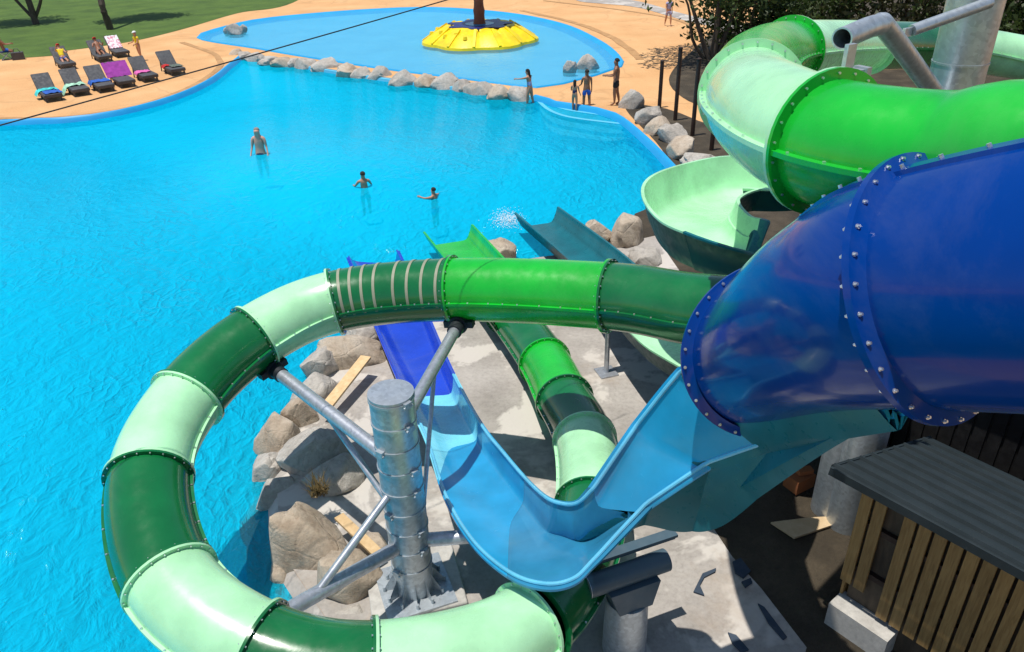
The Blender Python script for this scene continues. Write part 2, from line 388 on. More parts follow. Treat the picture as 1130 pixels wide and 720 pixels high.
strip('wading_wall', [zs(offset(wad, -.12), .006), zs(offset(wad, -.07), .06), zs(offset(wad, .04), .06), zs(offset(wad, .25), -.05), zs(offset(wad, .9), -.34)], 'rim_paint')
struct(fill([offset(wad, .5)], -.22).build('wading_pool_floor', 'wading_paint'))
struct(fill([offset(wad, .06)], -.05).build('wading_pool_water', 'wading_water'))
# pool floor: a grid that shelves from the deck edge to the deep end
import numpy as np
def pool_floor():
    step = .55; xs = np.arange(-42, 9, step); ys = np.arange(-6, 48, step)
    A = np.array([(p.x, p.y) for p in main]); B = np.roll(A, -1, 0); dd = B-A; l2 = (dd**2).sum(1)
    mb = MB(); idx = {}
    gx, gy = np.meshgrid(xs, ys); g = np.stack([gx.ravel(), gy.ravel()], 1)
    best = np.full(len(g), 1e9)
    for i in range(len(A)):
        t = np.clip(((g-A[i])*dd[i]).sum(1)/l2[i], 0, 1); q = A[i]+t[:, None]*dd[i]; best = np.minimum(best, np.hypot(*(g-q).T))
    beach = np.clip((g[:, 1]-20)/8, 0, 1)*np.clip((-g[:, 0]+2)/8, 0, 1)
    z = -.5-.9*np.clip(best/(3+6*beach), 0, 1)+.18*beach*np.clip(1-best/8, 0, 1)
    vs = [(g[i, 0], g[i, 1], z[i]) for i in range(len(g))]; w_ = len(xs)
    fs = [(j*w_+i, j*w_+i+1, (j+1)*w_+i+1, (j+1)*w_+i) for j in range(len(ys)-1) for i in range(w_-1)]
    mb.add(vs, fs); struct(mb.build('pool_floor', 'pool_paint'))
pool_floor()
def pool_water():
    lp = offset(main, .13); top = fill([lp], WZ); bot = fill([lp], -2.2); mb = MB()
    mb.add(top.v, top.f); mb.add(bot.v, bot.f); mb.loft([zs(lp, WZ), zs(lp, -2.2)])
    ob = mb.build('pool_water', 'pool_water')
    bm = bmesh.new(); bm.from_mesh(ob.data); bmesh.ops.remove_doubles(bm, verts=bm.verts, dist=.0005); bmesh.ops.recalc_face_normals(bm, faces=bm.faces); bm.to_mesh(ob.data); bm.free()
    struct(ob)
pool_water()
# entry steps in the corner between the pools
def steps():
    for k, (r0, z) in enumerate(((0, -.19), (.8, -.32), (1.5, -.46))):
        pl = px_poly([(596, 106), (604+r0*2, 117+r0*9), (638, 126+r0*8), (676, 133+r0*6), (694, 134), (660, 112), (625, 108)])
        mb = fill([smooth_poly(pl, .3)], z); top = [v.copy() for v in smooth_poly(pl, .3)]
        mb.loft([zs(top, z), zs(top, -1.5)]); struct(mb.build('pool_step', 'step_paint'))
steps()
# lawn, concrete pad, dirt
sheet('lawn', [Vector((-120, 30, 0)), Vector((-60, 42, 0))] + px_poly([(0, 66), (60, 58), (140, 47), (200, 33), (262, 15), (330, 0)]) + [Vector((-20, 110, 0)), Vector((-150, 130, 0))], 'grass', .012)
pad_poly = shore_pts + [Vector((-1.2, 2.4, 0)), Vector((1.2, 2.2, 0))] + smooth_poly(px_poly([(890, 715), (840, 650), (785, 580), (800, 520), (830, 470), (840, 380), (800, 320)]), .5)[:-8]
struct(fill([pad_poly], .006).build('concrete_pad', 'concrete'))
sheet('lawn', [Vector((-60, -9, 0)), Vector((-10, -8, 0)), Vector((40, -9, 0)), Vector((60, -60, 0)), Vector((-60, -60, 0))], 'grass', .014)  # unseen grass added behind the camera for the dome's reflections
sheet('dirt_ground', px_poly([(690, 262), (752, 218), (730, 165), (690, 118), (735, 120), (790, 140), (860, 150)]) + [Vector((30, 30, 0)), Vector((30, -4, 0)), Vector((1.6, 1.8, 0))], 'dirt', .003)
sheet('tree_bed', px_poly([(738, 88), (760, 112), (800, 120), (860, 95)]) + [Vector((40, 30, 0)), Vector((70, 60, 0)), Vector((30, 80, 0))] + px_poly([(870, 14), (800, 30), (760, 60)]), 'dirt', .010)
sheet('far_path', px_poly([(640, 2), (700, 8), (760, 24), (850, 42), (850, 36), (760, 17), (700, 1), (640, -5)]), 'concrete', .015)

# ------------------------------------------------------------------ slides
def closed_tube(thing, path, u, j0, j1, r, mat, name='tube_section', seg=40, fl=.045, inner=False, bolts=True, fm=None, seam=True, f0=True, f1=True, nb=22):
    """one moulded length of flume between control parameters j0 and j1, with its joint flanges and side seams"""
    ids = [i for i, q in enumerate(u) if j0-1e-6 <= q <= j1+1e-6]
    FR = frames(path); ids = ids if ids[-1] > ids[0] else ids+[ids[0]+1]
    rad = r if callable(r) else (lambda q: r)
    ring = lambda i, rr: [path[i] + (FR[i][1]*math.cos(a)+FR[i][2]*math.sin(a))*rr for a in (2*PI*k/seg for k in range(seg))]
    mb = MB(); mb.loft([ring(i, rad(u[i])) for i in ids])
    mb.loft([ring(i, rad(u[i])-.02) for i in ids])
    for e in (ids[0], ids[-1]): mb.loft([ring(e, rad(u[e])), ring(e, rad(u[e])-.02)])
    body = mb.build(name, mat, thing)
    if seam:
        for sgn in (1, -1):
            mb = MB(); rr = []
            for i in ids:
                R = rad(u[i]); x, y, p = FR[i][1]*sgn, FR[i][2], path[i]
                rr.append([p+x*(R-.012)-y*.018, p+x*(R+fl*.75)-y*.018, p+x*(R+fl*.75)+y*.018, p+x*(R-.012)+y*.018])
            mb.loft(rr, 0, True, True, True)
            if bolts:
                L_ = 0
                for a, b in zip(ids, ids[1:]):
                    L_ += (path[b]-path[a]).length
                    if L_ > .2:
                        L_ = 0; c = path[b]+FR[b][1]*sgn*(rad(u[b])+fl*.4)+FR[b][2]*.024
                        mb.box(c, (.018, .018, .016), mi=1)
            mb.build('seam_flange', [mat, 'bolt_steel'], body)
    for e, sg, on in ((ids[0], 1, f0), (ids[-1], -1, f1)):
        if not on: continue
        t, x, y = FR[e]; R = rad(u[e]); w_ = .028
        prof = [(R-.01, 0), (R+fl, 0), (R+fl, w_), (R-.01, w_)]
        rings = []
        for k in range(seg):
            a = 2*PI*k/seg; d = x*math.cos(a)+y*math.sin(a)
            rings.append([path[e]+d*q+t*sg*h for q, h in prof])
        mb = MB(); mb.loft(rings+[rings[0]])
        if bolts:
            for k in range(nb):
                a = 2*PI*(k+.5)/nb; d = x*math.cos(a)+y*math.sin(a)
                mb.tube([path[e]+d*(R+fl*.55)+t*sg*(w_-.002), path[e]+d*(R+fl*.55)+t*sg*(w_+.012)], .009, 6, 1)
        mb.build('joint_flange', [fm or mat, 'bolt_steel'], body)
    return body

def flume(thing, path, u, j0, j1, W, HL, HR, inmat, outmat, name='open_chute', th=.03, lean=.10, lip=.05, floor_r=.16, ends=True, bank=None):
    """one open length: rounded trough of width W with walls HL / HR (functions of u)"""
    f = lambda a: a if callable(a) else (lambda q: a)
    W, HL, HR, bank = f(W), f(HL), f(HR), f(bank or 0)
    FR = frames(path); ids = [i for i, q in enumerate(u) if j0-1e-6 <= q <= j1+1e-6]; rings = []; mi = None
    if ids[-1]+1 < len(path): ids.append(ids[-1]+1)
    for i in ids:
        t, x, y = FR[i]; b = bank(u[i]); x, y = x*math.cos(b)+y*math.sin(b), y*math.cos(b)-x*math.sin(b)
        q = u[i]; w_ = W(q)/2; hl, hr = HL(q), HR(q); fr = floor_r; k = lean
        inn = [(-w_-k*hl/.5, hl), (-w_-k*.25*hl/.5, hl*.45), (-w_, fr)] + [(-w_+fr-fr*math.cos(a), fr-fr*math.sin(a)) for a in (PI*.17, PI*.33, PI*.5)]
        inn += [(w_-fr+fr*math.sin(a), fr-fr*math.cos(a)) for a in (0, PI*.17, PI*.33)] + [(w_, fr), (w_+k*.25*hr/.5, hr*.45), (w_+k*hr/.5, hr)]
        out = [(inn[-1][0]+lip, inn[-1][1]), (inn[-1][0]+lip, inn[-1][1]-.03), (inn[-1][0]+th, inn[-1][1]-.035), (w_+k*.25*hr/.5+th, hr*.45), (w_+th, fr)]
        out += [(w_-fr+(fr+th)*math.sin(a), fr-(fr+th)*math.cos(a)) for a in (PI*.25, 0)] + [(-w_+fr-(fr+th)*math.sin(a), fr-(fr+th)*math.cos(a)) for a in (0, PI*.25)]
        out += [(-w_-th, fr), (-w_-k*.25*hl/.5-th, hl*.45), (inn[0][0]-th, inn[0][1]-.035), (inn[0][0]-lip, inn[0][1]-.03), (inn[0][0]-lip, inn[0][1])]
        rings.append([path[i]+x*a+y*c for a, c in inn+out])
        if mi is None: mi = [0]*len(inn) + [1]*(len(out)-2) + [0, 0]; mi[len(inn)-1] = 0; mi[len(inn)] = 0
    mb = MB(); mb.loft(rings, mi)
    n = len(rings[0]); 
    if ends:
        for r in ([rings[0]] if ids[0] == 0 else [])+([rings[-1]] if ids[-1] == len(path)-1 else []):
            a = len(inn); o = len(mb.v); mb.v += [Vector(p) for p in r]
            for k in range(a-1): # bridge inner to nearest outer point
                j = a + int(round((a-1-k-.5)/(a-1)*(n-a-1)))
                mb.f.append([o+k, o+k+1, o+min(n-1, j)]); mb.m.append(1)
    return mb.build(name, [inmat, outmat], thing, 62)

# --- the green helix slide
gcp = [P(*q) for q in [(900, 352, 3.55), (770, 342, 3.3), (672, 327, 3.15), (500, 320, 2.95), (370, 333, 2.75), (281, 373, 2.6), (207, 440, 2.35), (165, 527, 2.1), (188, 640, 1.8), (286, 716, 1.55), (412, 738, 1.35),
                       (560, 704, 1.15), (625, 640, .98), (652, 560, .85), (645, 485, .7), (623, 442, .6), (601, 400, .5), (560, 345, .38), (496, 268, .05)]]
gp, gu = spline(gcp, .09, True)
g1 = empty('tube_slide', (-1.3, 6.8, 0), 'long green tube slide in dark, bright and mint bands looping round the banded steel column', 'water slide')
GR = .425
for a, b, mt in [(0, 2, 'dark_green'), (2, 3, 'bright_green'), (3, 4, 'dark_green'), (4, 5, 'mint_green'), (5, 6, 'dark_green'), (6, 7, 'mint_green'), (7, 8, 'dark_green'), (8, 9, 'mint_green'), (9, 10, 'dark_green'),
                 (10, 11.32, 'mint_green'), (11.32, 13, 'dark_green'), (13, 14, 'mint_green'), (14, 15, 'dark_green'), (15, 16, 'bright_green'), (16, 17, 'dark_green')]:
    body = closed_tube(g1, gp, gu, a, b, GR, mt)
    if (a, b) == (3, 4):
        FR = frames(gp)
        for k in range(8):
            q = 3+(k+.45)/8.3; i = min(range(len(gu)), key=lambda n: abs(gu[n]-q)); t, x, y = FR[i]; mb = MB(); rr = []
            for e in range(33):
                an = -.1+ (PI+.2)*e/32; d = x*math.cos(an)+y*math.sin(an)
                rr.append([gp[i]+d*(GR-.003)-t*.019, gp[i]+d*(GR+.006)-t*.019, gp[i]+d*(GR+.006)+t*.019, gp[i]+d*(GR-.003)+t*.019])
            mb.loft(rr); mb.build('tape_band', 'tape', body)
flume(g1, gp, gu, 16.7, 18, lambda q: .9+.12*max(0, q-17), .38, .38, 'bright_green', 'bright_green', 'exit_chute')

# --- the blue dome slide with its light blue run-out

s2 = empty('family_slide', (.7, 6, 0), 'big royal blue domed slide running out through a light blue open chute to the pool', 'water slide')
def dome():
    """ring planes from the platform to the exit, each with its own centre, normal and radius"""
    v1 = ray(1030, 318).normalized(); c1 = D(1030, 318, 4.35); v0 = ray(852, 388).normalized(); c0 = D(852, 388, 6.4)
    n1 = (v1*.70 - CR*.70 - CU*.10).normalized(); n0 = Vector((v0.x*.9-.34, v0.y, v0.z*.42)).normalized()
    cs = [c1-n1*2.6+Vector((.9, -.5, .0)), c1-n1*1.3+Vector((.16, -.12, -.03)), c1, c1.lerp(c0, .5)+Vector((-.10, -.05, .13)), c0]
    ns = [n1, n1, n1, (n1+n0*1.1).normalized(), n0]
    cp, u = spline(cs, .05, True); nn = spline([n*3 for n in ns], .05)
    nn = []
    for q in u:
        i = min(3, int(q)); f = q-i; nn.append(ns[i].lerp(ns[i+1], f).normalized())
    fr = []
    for t in nn:
        x = t.cross(Vector((0, 0, 1))).normalized(); fr.append((t, x, x.cross(t)))
    return cp, u, fr
bp_, bu, FRb = dome()
BR = .69; SEG = 72
def dring(i, r): t, x, y = FRb[i]; return [bp_[i]+(x*math.cos(a)+y*math.sin(a))*r for a in (2*PI*k/SEG for k in range(SEG))]
def dome_section(j0, j1, fl0, fl1, seams):
    ids = [i for i, q in enumerate(bu) if j0-1e-6 <= q <= j1+1e-6]
    mb = MB(); mb.loft([dring(i, BR) for i in ids]); mb.loft([dring(i, BR-.02) for i in ids])
    for e in (ids[0], ids[-1]): mb.loft([dring(e, BR), dring(e, BR-.02)])
    body = mb.build('dome_section', 'royal_blue', s2)
    for e, sg, on in ((ids[0], 1, fl0), (ids[-1], -1, fl1)):
        if not on: continue
        t, x, y = FRb[e]; rr = []
        for k in range(SEG+1):
            a = 2*PI*k/SEG; d = x*math.cos(a)+y*math.sin(a)
            rr.append([bp_[e]+d*q+t*sg*h for q, h in ((BR-.012, 0), (BR+.085, 0), (BR+.085, .022), (BR+.05, .034), (BR-.005, .07))])
        mb = MB(); mb.loft(rr); f = mb.build('joint_flange', 'royal_blue', body)
        proto = None
        for k in range(30):
            a = 2*PI*(k+.5)/30; d = x*math.cos(a)+y*math.sin(a); c = bp_[e]+d*(BR+.058)+t*sg*.03
            if proto is None:
                mb = MB(); z = Vector(); mb.tube([z, t*sg*.008], .0135, 8); mb.tube([t*sg*.008, t*sg*.02], .0085, 6); o = proto = mb.build('bolt', 'bolt_steel', body, org=Vector())
            else: o = proto.copy(); COL.objects.link(o); o.parent = body
            o.location = c-ORG[s2.name]
    for an in seams:
        rr = []
        for i in ids:
            t, x, y = FRb[i]; d = x*math.cos(an)+y*math.sin(an); e = -x*math.sin(an)+y*math.cos(an); p = bp_[i]+d*BR
            rr.append([p-d*.012-e*.06, p+d*.022-e*.045, p+d*.022+e*.045, p-d*.012+e*.06])
        mb = MB(); mb.loft(rr, 0, True, True, True)
        L_ = 0
        for i, j in zip(ids, ids[1:]):
            L_ += (bp_[j]-bp_[i]).length
            if L_ > .19:
                L_ = 0; t, x, y = FRb[j]; d = x*math.cos(an)+y*math.sin(an); mb.tube([bp_[j]+d*(BR+.018), bp_[j]+d*(BR+.042)], .013, 7, 1)
        mb.build('seam_flange', ['royal_blue', 'bolt_steel'], body)
    return body
dome_section(0, 2, False, True, (R_(98), R_(270)))
dome_section(2, 4, True, True, (R_(98), R_(270)))
# the open chute: rails A (inner wall top), B, C (floor edges), D (outer wall top)
ST = [((753, 409, 3.85), None, (852, 487, 3.62)), ((703, 470, 3.15), None, (780, 512, 3.05)), ((655, 540, 2.5), None, (713, 557, 2.55)), ((638, 556, 2.25), (655, 592, 1.82), (657, 617, 2.1)),
      ((620, 557, 2.05), (630, 583, 1.65), (632, 640, 1.92)), ((601, 549, 1.9), (600, 588, 1.5), (599, 645, 1.82)), ((578, 527, 1.6), (562, 578, 1.28), (560, 631, 1.7)), ((555, 500, 1.35), (530, 543, 1.02), (520, 595, 1.45)),
      ((534, 474, 1.15), (502, 508, .82), (491, 545, 1.2)), ((512, 437, .92), (480, 462, .58), (471, 484, .92)), ((492, 397, .70), (457, 420, .36), (447, 432, .68)), ((470, 345, .47), (432, 372, .17), (424, 380, .47)), ((438, 277, .42), (393, 289, .10), (385, 284, .42))]
rails = [[], [], [], []]
for k, (a, c, d) in enumerate(ST):
    A, Dd = P(*a), P(*d); x = Dd-A; x.z = 0; x.normalize()
    C = P(*c) if c else Dd-x*.04-Vector((0, 0, .07 if k < 2 else .12))
    B = A+x*.07; B.z = C.z
    if k < 3: B = A+x*.05-Vector((0, 0, (.08, .12, .22)[k]))
    for r, p in zip(rails, (A, B, C, Dd)): r.append(p)
t_in = (rails[0][0]-rails[0][1]).normalized()
e_D = D(1002, 446, 4.6); e_A = e_D+(rails[0][0]-rails[3][0])*.6+Vector((0, .1, .2))
for r, p in zip(rails, (e_A, e_A-Vector((0, 0, .1)), e_D-Vector((0, 0, .14)), e_D)): r.insert(0, p)
NS = len(ST)
def rail_at(r, u):
    i = min(len(r)-2, int(u)); f = u-i; e = [r[0]*2-r[1]]+r+[r[-1]*2-r[-2]]; a, b, c, d = e[i:i+4]
    cm = .5*((2*b)+(c-a)*f+(2*a-5*b+4*c-d)*f*f+(3*b-a-3*c+d)*f**3)
    return cm.lerp(b.lerp(c, f), .85*max(0, min(1, 4.2-u)))   # the drop is made of nearly flat panels
def chute(u0, u1, inm, outm, n=24):
    rings = []
    for k in range(n+1):
        u = u0+(u1-u0)*k/n; A, B, C, E = (rail_at(r, u) for r in rails); x = E-A; x.z = 0; x.normalize(); z = Vector((0, 0, 1))
        fil = lambda p, q, r: [p.lerp(q, .62), q.lerp(p, .12)+(r-q)*.03, q+(r-q)*.12+(p-q)*.03, q.lerp(r, .30)]
        inn = [A]+fil(A, B, C)[:3]+[B.lerp(C, .3), B.lerp(C, .7)]+fil(E, C, B)[2::-1]+[E]
        dn = [-x*.03, -x*.03, -x*.03-z*.01, -x*.01-z*.03, -z*.03, -z*.03, x*.01-z*.03, x*.03-z*.01, x*.03, x*.03]
        fl_ = max(0, min(1, 4.0-u)); dn = [Vector(o) if abs(o.z) > .02 else o-z*.045*fl_ for o in dn]; dn = [o.lerp(Vector((0, 0, -.10)), fl_) for o in dn]
        out = [E+x*.06, E+x*.06-z*.03, E+x*.03-z*.035]+[p+o for p, o in list(zip(inn, dn))[-2:0:-1]]+[A-x*.03-z*.035, A-x*.06-z*.03, A-x*.06]
        rings.append(inn+out)
    ni = len(inn); no = len(out); mi = [0]*ni+[0, 1, 1]+[1]*(no-6)+[1, 0, 0]
    mb = MB(); mb.loft(rings, mi)
    for r in (rings[0], rings[-1]):
        o = len(mb.v); mb.v += [Vector(p) for p in r]
        for k in range(ni-1):
            j = ni+2+(ni-2-k); j = min(ni+no-1, j); mb.f.append([o+k, o+k+1, o+j]); mb.m.append(1)
    return mb.build('open_chute', [inm, outm], s2, 50)
def side_panel():
    rings = []
    for k in range(91):
        u = 3.6*k/90; A, E = rail_at(rails[0], u), rail_at(rails[3], u); x = E-A; x.z = 0; x.normalize()
        f_ = min(1, u/1.6); g_ = min(1, max(0, (u-1.7)/1.9)); h = .06+.86*f_*f_*(3-2*f_)*(1-g_*g_*(3-2*g_))
        p = E+x*.02-Vector((0, 0, .02)); q = E-x*.10*h-Vector((0, 0, h))
        rings.append([p, p+x*.025, q+x*.025, q, q-x*.25*h])
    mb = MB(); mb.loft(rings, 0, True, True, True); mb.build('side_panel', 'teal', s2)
side_panel()
for ri, u0, u1, em in ((0, .95, 10.6, 'rail_blue'), (3, .8, 10.6, 'rail_blue'), (0, 10.6, 13, 'run_blue'), (3, 10.6, 13, 'run_blue')):
    mb = MB(); mb.tube([rail_at(rails[ri], u0+(u1-u0)*k/110)+Vector((0, 0, .012)) for k in range(111)], .021, 8); mb.build('edge_rail', em, s2)
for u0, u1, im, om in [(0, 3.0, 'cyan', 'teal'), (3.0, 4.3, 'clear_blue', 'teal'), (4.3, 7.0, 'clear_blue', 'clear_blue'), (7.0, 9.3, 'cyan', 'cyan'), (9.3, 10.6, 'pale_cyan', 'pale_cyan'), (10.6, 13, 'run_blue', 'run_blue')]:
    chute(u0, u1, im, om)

# --- the second green slide, high on the right
g2 = empty('tube_slide', (4.2, 9, 0), 'green tube slide at upper right curling down into an open mint spiral', 'water slide')
hcp = [Vector((4.6, 2.6, 6.15)), D(1180, 180, 4.2), D(1040, 180, 4.75), D(912, 158, 5.35), D(850, 128, 6.2), D(829, 104, 7.4), D(834, 74, 9.2), D(872, 57, 11.4), D(960, 51, 14.0), D(1042, 52, 15.4), D(1115, 62, 16), Vector((12.2, 16.0, 4.0)), Vector((12.4, 13.6, 3.7)), Vector((10.2, 12.4, 3.5))]
hp, hu = spline(hcp, .1, True)
for a, b, mt in [(0, 3, 'bright_green'), (3, 5, 'mint_green'), (5, 7, 'bright_green'), (7, 8, 'mint_green'), (8, 9, 'dark_green'), (9, 11, 'mint_green'), (11, 13, 'dark_green')]:
    closed_tube(g2, hp, hu, a, b, .43, mt, fl=.075)
tcp = [hp[-1]+Vector((.2, 0, -.43)), Vector((7.4, 13.5, 2.75)), D(872, 222, 13.7), D(808, 225, 13.9), D(761, 246, 12.6), D(777, 280, 11.6), D(836, 302, 10.9), Vector((4.6, 10.4, 1.95)), Vector((5.1, 9.5, 1.7)), Vector((4.6, 8.7, 1.45)), Vector((3.6, 8.9, 1.22)), P(765, 408, 1.0), P(722, 375, .8), P(660, 305, .4), P(593, 248, .03)]
tp, tu = spline(tcp, .1, True)
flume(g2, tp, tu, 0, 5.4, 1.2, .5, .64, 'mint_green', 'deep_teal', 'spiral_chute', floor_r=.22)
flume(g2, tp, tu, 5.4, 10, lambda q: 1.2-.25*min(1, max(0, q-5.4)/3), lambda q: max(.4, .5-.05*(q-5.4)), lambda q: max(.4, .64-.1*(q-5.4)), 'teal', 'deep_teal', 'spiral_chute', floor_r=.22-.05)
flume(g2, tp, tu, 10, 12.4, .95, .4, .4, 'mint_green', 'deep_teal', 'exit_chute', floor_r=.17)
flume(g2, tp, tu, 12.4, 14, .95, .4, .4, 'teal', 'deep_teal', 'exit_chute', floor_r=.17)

# ------------------------------------------------------------------ steel supports
def column1():
    base = P(458, 648, .12); top = 3.02; c = empty('steel_column', (base.x, base.y, .12), 'thick banded galvanised column with pipe arms inside the loop of the green slide', 'column')
    mb = MB(); mb.tube([base, base+Vector((0, 0, .1)), base+Vector((0, 0, top-.12))], .24, 40); mb.build('post', 'galvanised', c)
    mb = MB(); b2 = base+Vector((0, 0, .012)); mb.box(b2, (.85, .85, .03), .35)
    for k in range(12):
        a = 2*PI*k/12+.2; q = Vector((math.cos(a), math.sin(a), 0)); mb.tube([base+q*.37+Vector((0, 0, .02)), base+q*.37+Vector((0, 0, .10))], .02, 8)
        mb.add([base+q*.235+Vector((0, 0, .02)), base+q*.40+Vector((0, 0, .02)), base+q*.235+Vector((0, 0, .3))], [(0, 1, 2)])
    mb.build('base_plate', 'galvanised', c)
    for k in range(9):
        z = .45+k*.30; q = base+Vector((0, 0, z)); mb = MB()
        rr = [[q+Vector((math.cos(a), math.sin(a), 0))*r+Vector((0, 0, h)) for r, h in ((.238, 0), (.25, 0), (.25, .03), (.238, .03))] for a in (2*PI*e/40 for e in range(41))]
        mb.loft(rr); d = Vector((math.cos(-.75), math.sin(-.75), 0)) if k % 3 else Vector((math.cos(-2.2), math.sin(-2.2), 0))
        mb.box(q+d*.26+Vector((0, 0, .015)), (.05, .09, .07), math.atan2(d.y, d.x)); mb.tube([q+d*.27-Vector((-d.y, d.x, 0))*.06, q+d*.27+Vector((-d.y, d.x, 0))*.06], .012, 8)
        mb.build('band', 'galvanised', c)
    mb = MB(); mb.tube([base+Vector((0, 0, top-.12)), base+Vector((0, 0, top-.10))], .246, 40); mb.build('cap', 'galvanised', c)
    def arm(a, b, r, nm='pipe_arm'):
        mb = MB(); mb.tube([a, b], r, 20); return mb.build(nm, 'steel_pipe', c)
    def clamp(p, d, n):
        mb = MB(); d = d.normalized(); mb.tube([p-d*.02, p+d*.16], .10, 16); mb.tube([p+d*.13, p+d*.20], .13, 16); mb.beam(p+d*.2-n*.2, p+d*.2+n*.2, .12, .09)
        mb.build('clamp', 'dark_metal', c)
    up = lambda z: base+Vector((0, 0, z))
    for tgt, z0, r, under in ((2.90, 2.35, .075, .52), (5.0, 1.9, .085, .50), (8.62, .78, .085, .52)):
        i = min(range(len(gu)), key=lambda n: abs(gu[n]-tgt)); q = gp[i].copy(); t = frames(gp)[i][0]
        inw = (base-q); inw.z = 0; inw.normalize(); e = q+inw*.36-Vector((0, 0, .34))
        s_ = up(z0); d = (e-s_).normalized(); e2 = e-d*.16
        arm(s_, e2, r); clamp(e2, d, t)
        if tgt == 2.90: arm(up(1.25)+Vector((.2, .1, 0)), s_+(e2-s_)*.62, .028, 'brace_rod')
        if tgt == 5.0: arm(up(.95), s_+(e2-s_)*.62, .04, 'brace_rod')
        if tgt == 8.62: arm(up(1.75), s_+(e2-s_)*.72, .045, 'brace_rod')
    # the lower pipe also reaches the other side, under the light blue bend
    arm(up(.78), P(580, 588, 1.0), .085)
column1()
def footing(name, c, sx, sy, h, rz, label):
    mb = MB(); mb.box((c.x, c.y, h/2-.05), (sx, sy, h+.1), rz); o = mb.build(name, 'footing', org=(c.x, c.y, 0)); bev(o, .02); return tag(o, label, 'footing')
def bev(o, w_, seg=2):
    b = o.modifiers.new('bevel', 'BEVEL'); b.width = w_; b.segments = seg; b.limit_method = 'ANGLE'; b.angle_limit = R_(40)
footing('concrete_footing', P(458, 648, .0), 1.15, 1.05, .12, .25, 'pale square concrete footing under the banded galvanised column')
def pedestal():
    base = P(694, 632, 1.2); base.z = 0; c = empty('slide_pedestal', base, 'short stout steel pedestal with cradle pipes under the light blue bend', 'pedestal')
    ax = Vector((base.x, base.y, 0))
    mb = MB(); mb.tube([ax, ax+Vector((0, 0, .5)), ax+Vector((0, 0, .82))], [.25, .24, .23], 32); mb.build('post', 'galvanised', c)
    d = (P(745, 625, 1.3)-P(645, 660, 1.3)).normalized(); pr = d.cross(Vector((0, 0, 1)))
    mb = MB(); r0 = [ax+d*x*.2+pr*y*.2+Vector((0, 0, .82)) for x, y in ((-1, -1), (1, -1), (1, 1), (-1, 1))]; r1 = [ax+d*x*.30+pr*y*.17+Vector((0, 0, 1.12)) for x, y in ((-1, -1), (1, -1), (1, 1), (-1, 1))]
    mb.loft([r0, r1], 0, True, True, True); mb.build('saddle', 'shaded_steel', c)
    q = ax+Vector((0, 0, 1.2)); mb = MB(); mb.tube([q-d*.50, q+d*.46], .125, 28); mb.tube([q-d*.505, q-d*.50], .13, 28, 1); mb.build('cradle_pipe', ['shaded_steel', 'steel_pipe'], c)
    q2 = q+pr*-.16+Vector((0, 0, .18)); mb = MB(); mb.beam(q2-d*.60, q2+d*.66, .12, .035); mb.beam(q2-d*.60-Vector((0, 0, .05)), q2+d*.66-Vector((0, 0, .05)), .03, .07); mb.build('cradle_plate', 'shaded_steel', c)
pedestal()
def column2():
    top = D(1092, -60, 7.0); bx, by = top.x, top.y
    c = empty('steel_column', (bx, by, 0), 'thick plain galvanised column at upper right carrying the bent pipe arm', 'column')
    mb = MB(); mb.tube([(bx, by, 0), (bx, by, 8.2)], .25, 40); mb.build('post', 'galvanised', c)
    for z in (6.02, 6.68):
        mb = MB(); mb.tube([(bx, by, z), (bx, by, z+.02)], .256, 40); mb.build('band', 'galvanised', c)
    e0 = D(929, 43, 5.75); e1 = D(974, 26, 6.1); e2 = Vector((bx, by, 5.55))
    path = [e0, e0.lerp(e1, .8), e1.lerp(e2, .03)+Vector((0, 0, .0)), e1.lerp(e2, .12), e2]
    mb = MB(); pts = spline([e0, e0.lerp(e1, .85), e1.lerp(e2, .1), e2], .04)
    fr = frames(pts); ring = lambda i, r: [pts[i]+(fr[i][1]*math.cos(a)+fr[i][2]*math.sin(a))*r for a in (2*PI*k/28 for k in range(28))]
    mb.loft([ring(i, .082) for i in range(len(pts))]); mb.loft([ring(i, .070) for i in range(len(pts))]); mb.loft([ring(0, .082), ring(0, .070)])
    arm = mb.build('bent_pipe_arm', 'galvanised', c)
    p = D(937, 63, 5.6); mb = MB(); mb.box(p, (.09, .035, .18), .5); mb.box(p-Vector((0, 0, .11)), (.34, .12, .03), .5); mb.box(p-Vector((-.14, -.05, .15)), (.05, .12, .14), .5); mb.box(p-Vector((.12, .05, .19)), (.04, .12, .14), .5)
    mb.build('hanger_bracket', 'galvanised', c)
    a = D(1006, 34, 6.6); b = D(1092, 3, 6.8); mb = MB(); mb.tube([a, b], .05, 16); br = mb.build('brace_pipe', 'galvanised', c)
    mb = MB(); mb.box(a-(b-a).normalized()*.05, (.09, .03, .07), .5); mb.box(a-(b-a).normalized()*.1-Vector((0, 0, .06)), (.04, .04, .12), .5); mb.build('fork', 'galvanised', br)
column2()
mb = MB(); q = P(930, 560, .6); mb.tube([Vector((q.x+.15, q.y+.6, 0)), Vector((q.x+.15, q.y+.6, 4.2))], .24, 32); o = mb.build('steel_column', 'galvanised', org=(q.x+.15, q.y+.6, 0)); tag(o, 'grey column in the shade between the shed and the blue slide', 'column')
def small_post():
    q = P(669, 412, 0); c = empty('steel_post', q, 'thin steel prop with a foot plate standing on the pad under the green tube', 'post')
    mb = MB(); mb.tube([q, q+Vector((0, 0, 1.5))], .045, 14); mb.box(q+Vector((0, 0, 1.51)), (.2, .2, .03), .3); mb.build('post', 'steel_pipe', c)
    mb = MB(); mb.box(q+Vector((0, 0, .02)), (.34, .34, .03), .3); mb.build('foot_plate', 'steel_pipe', c)
small_post()

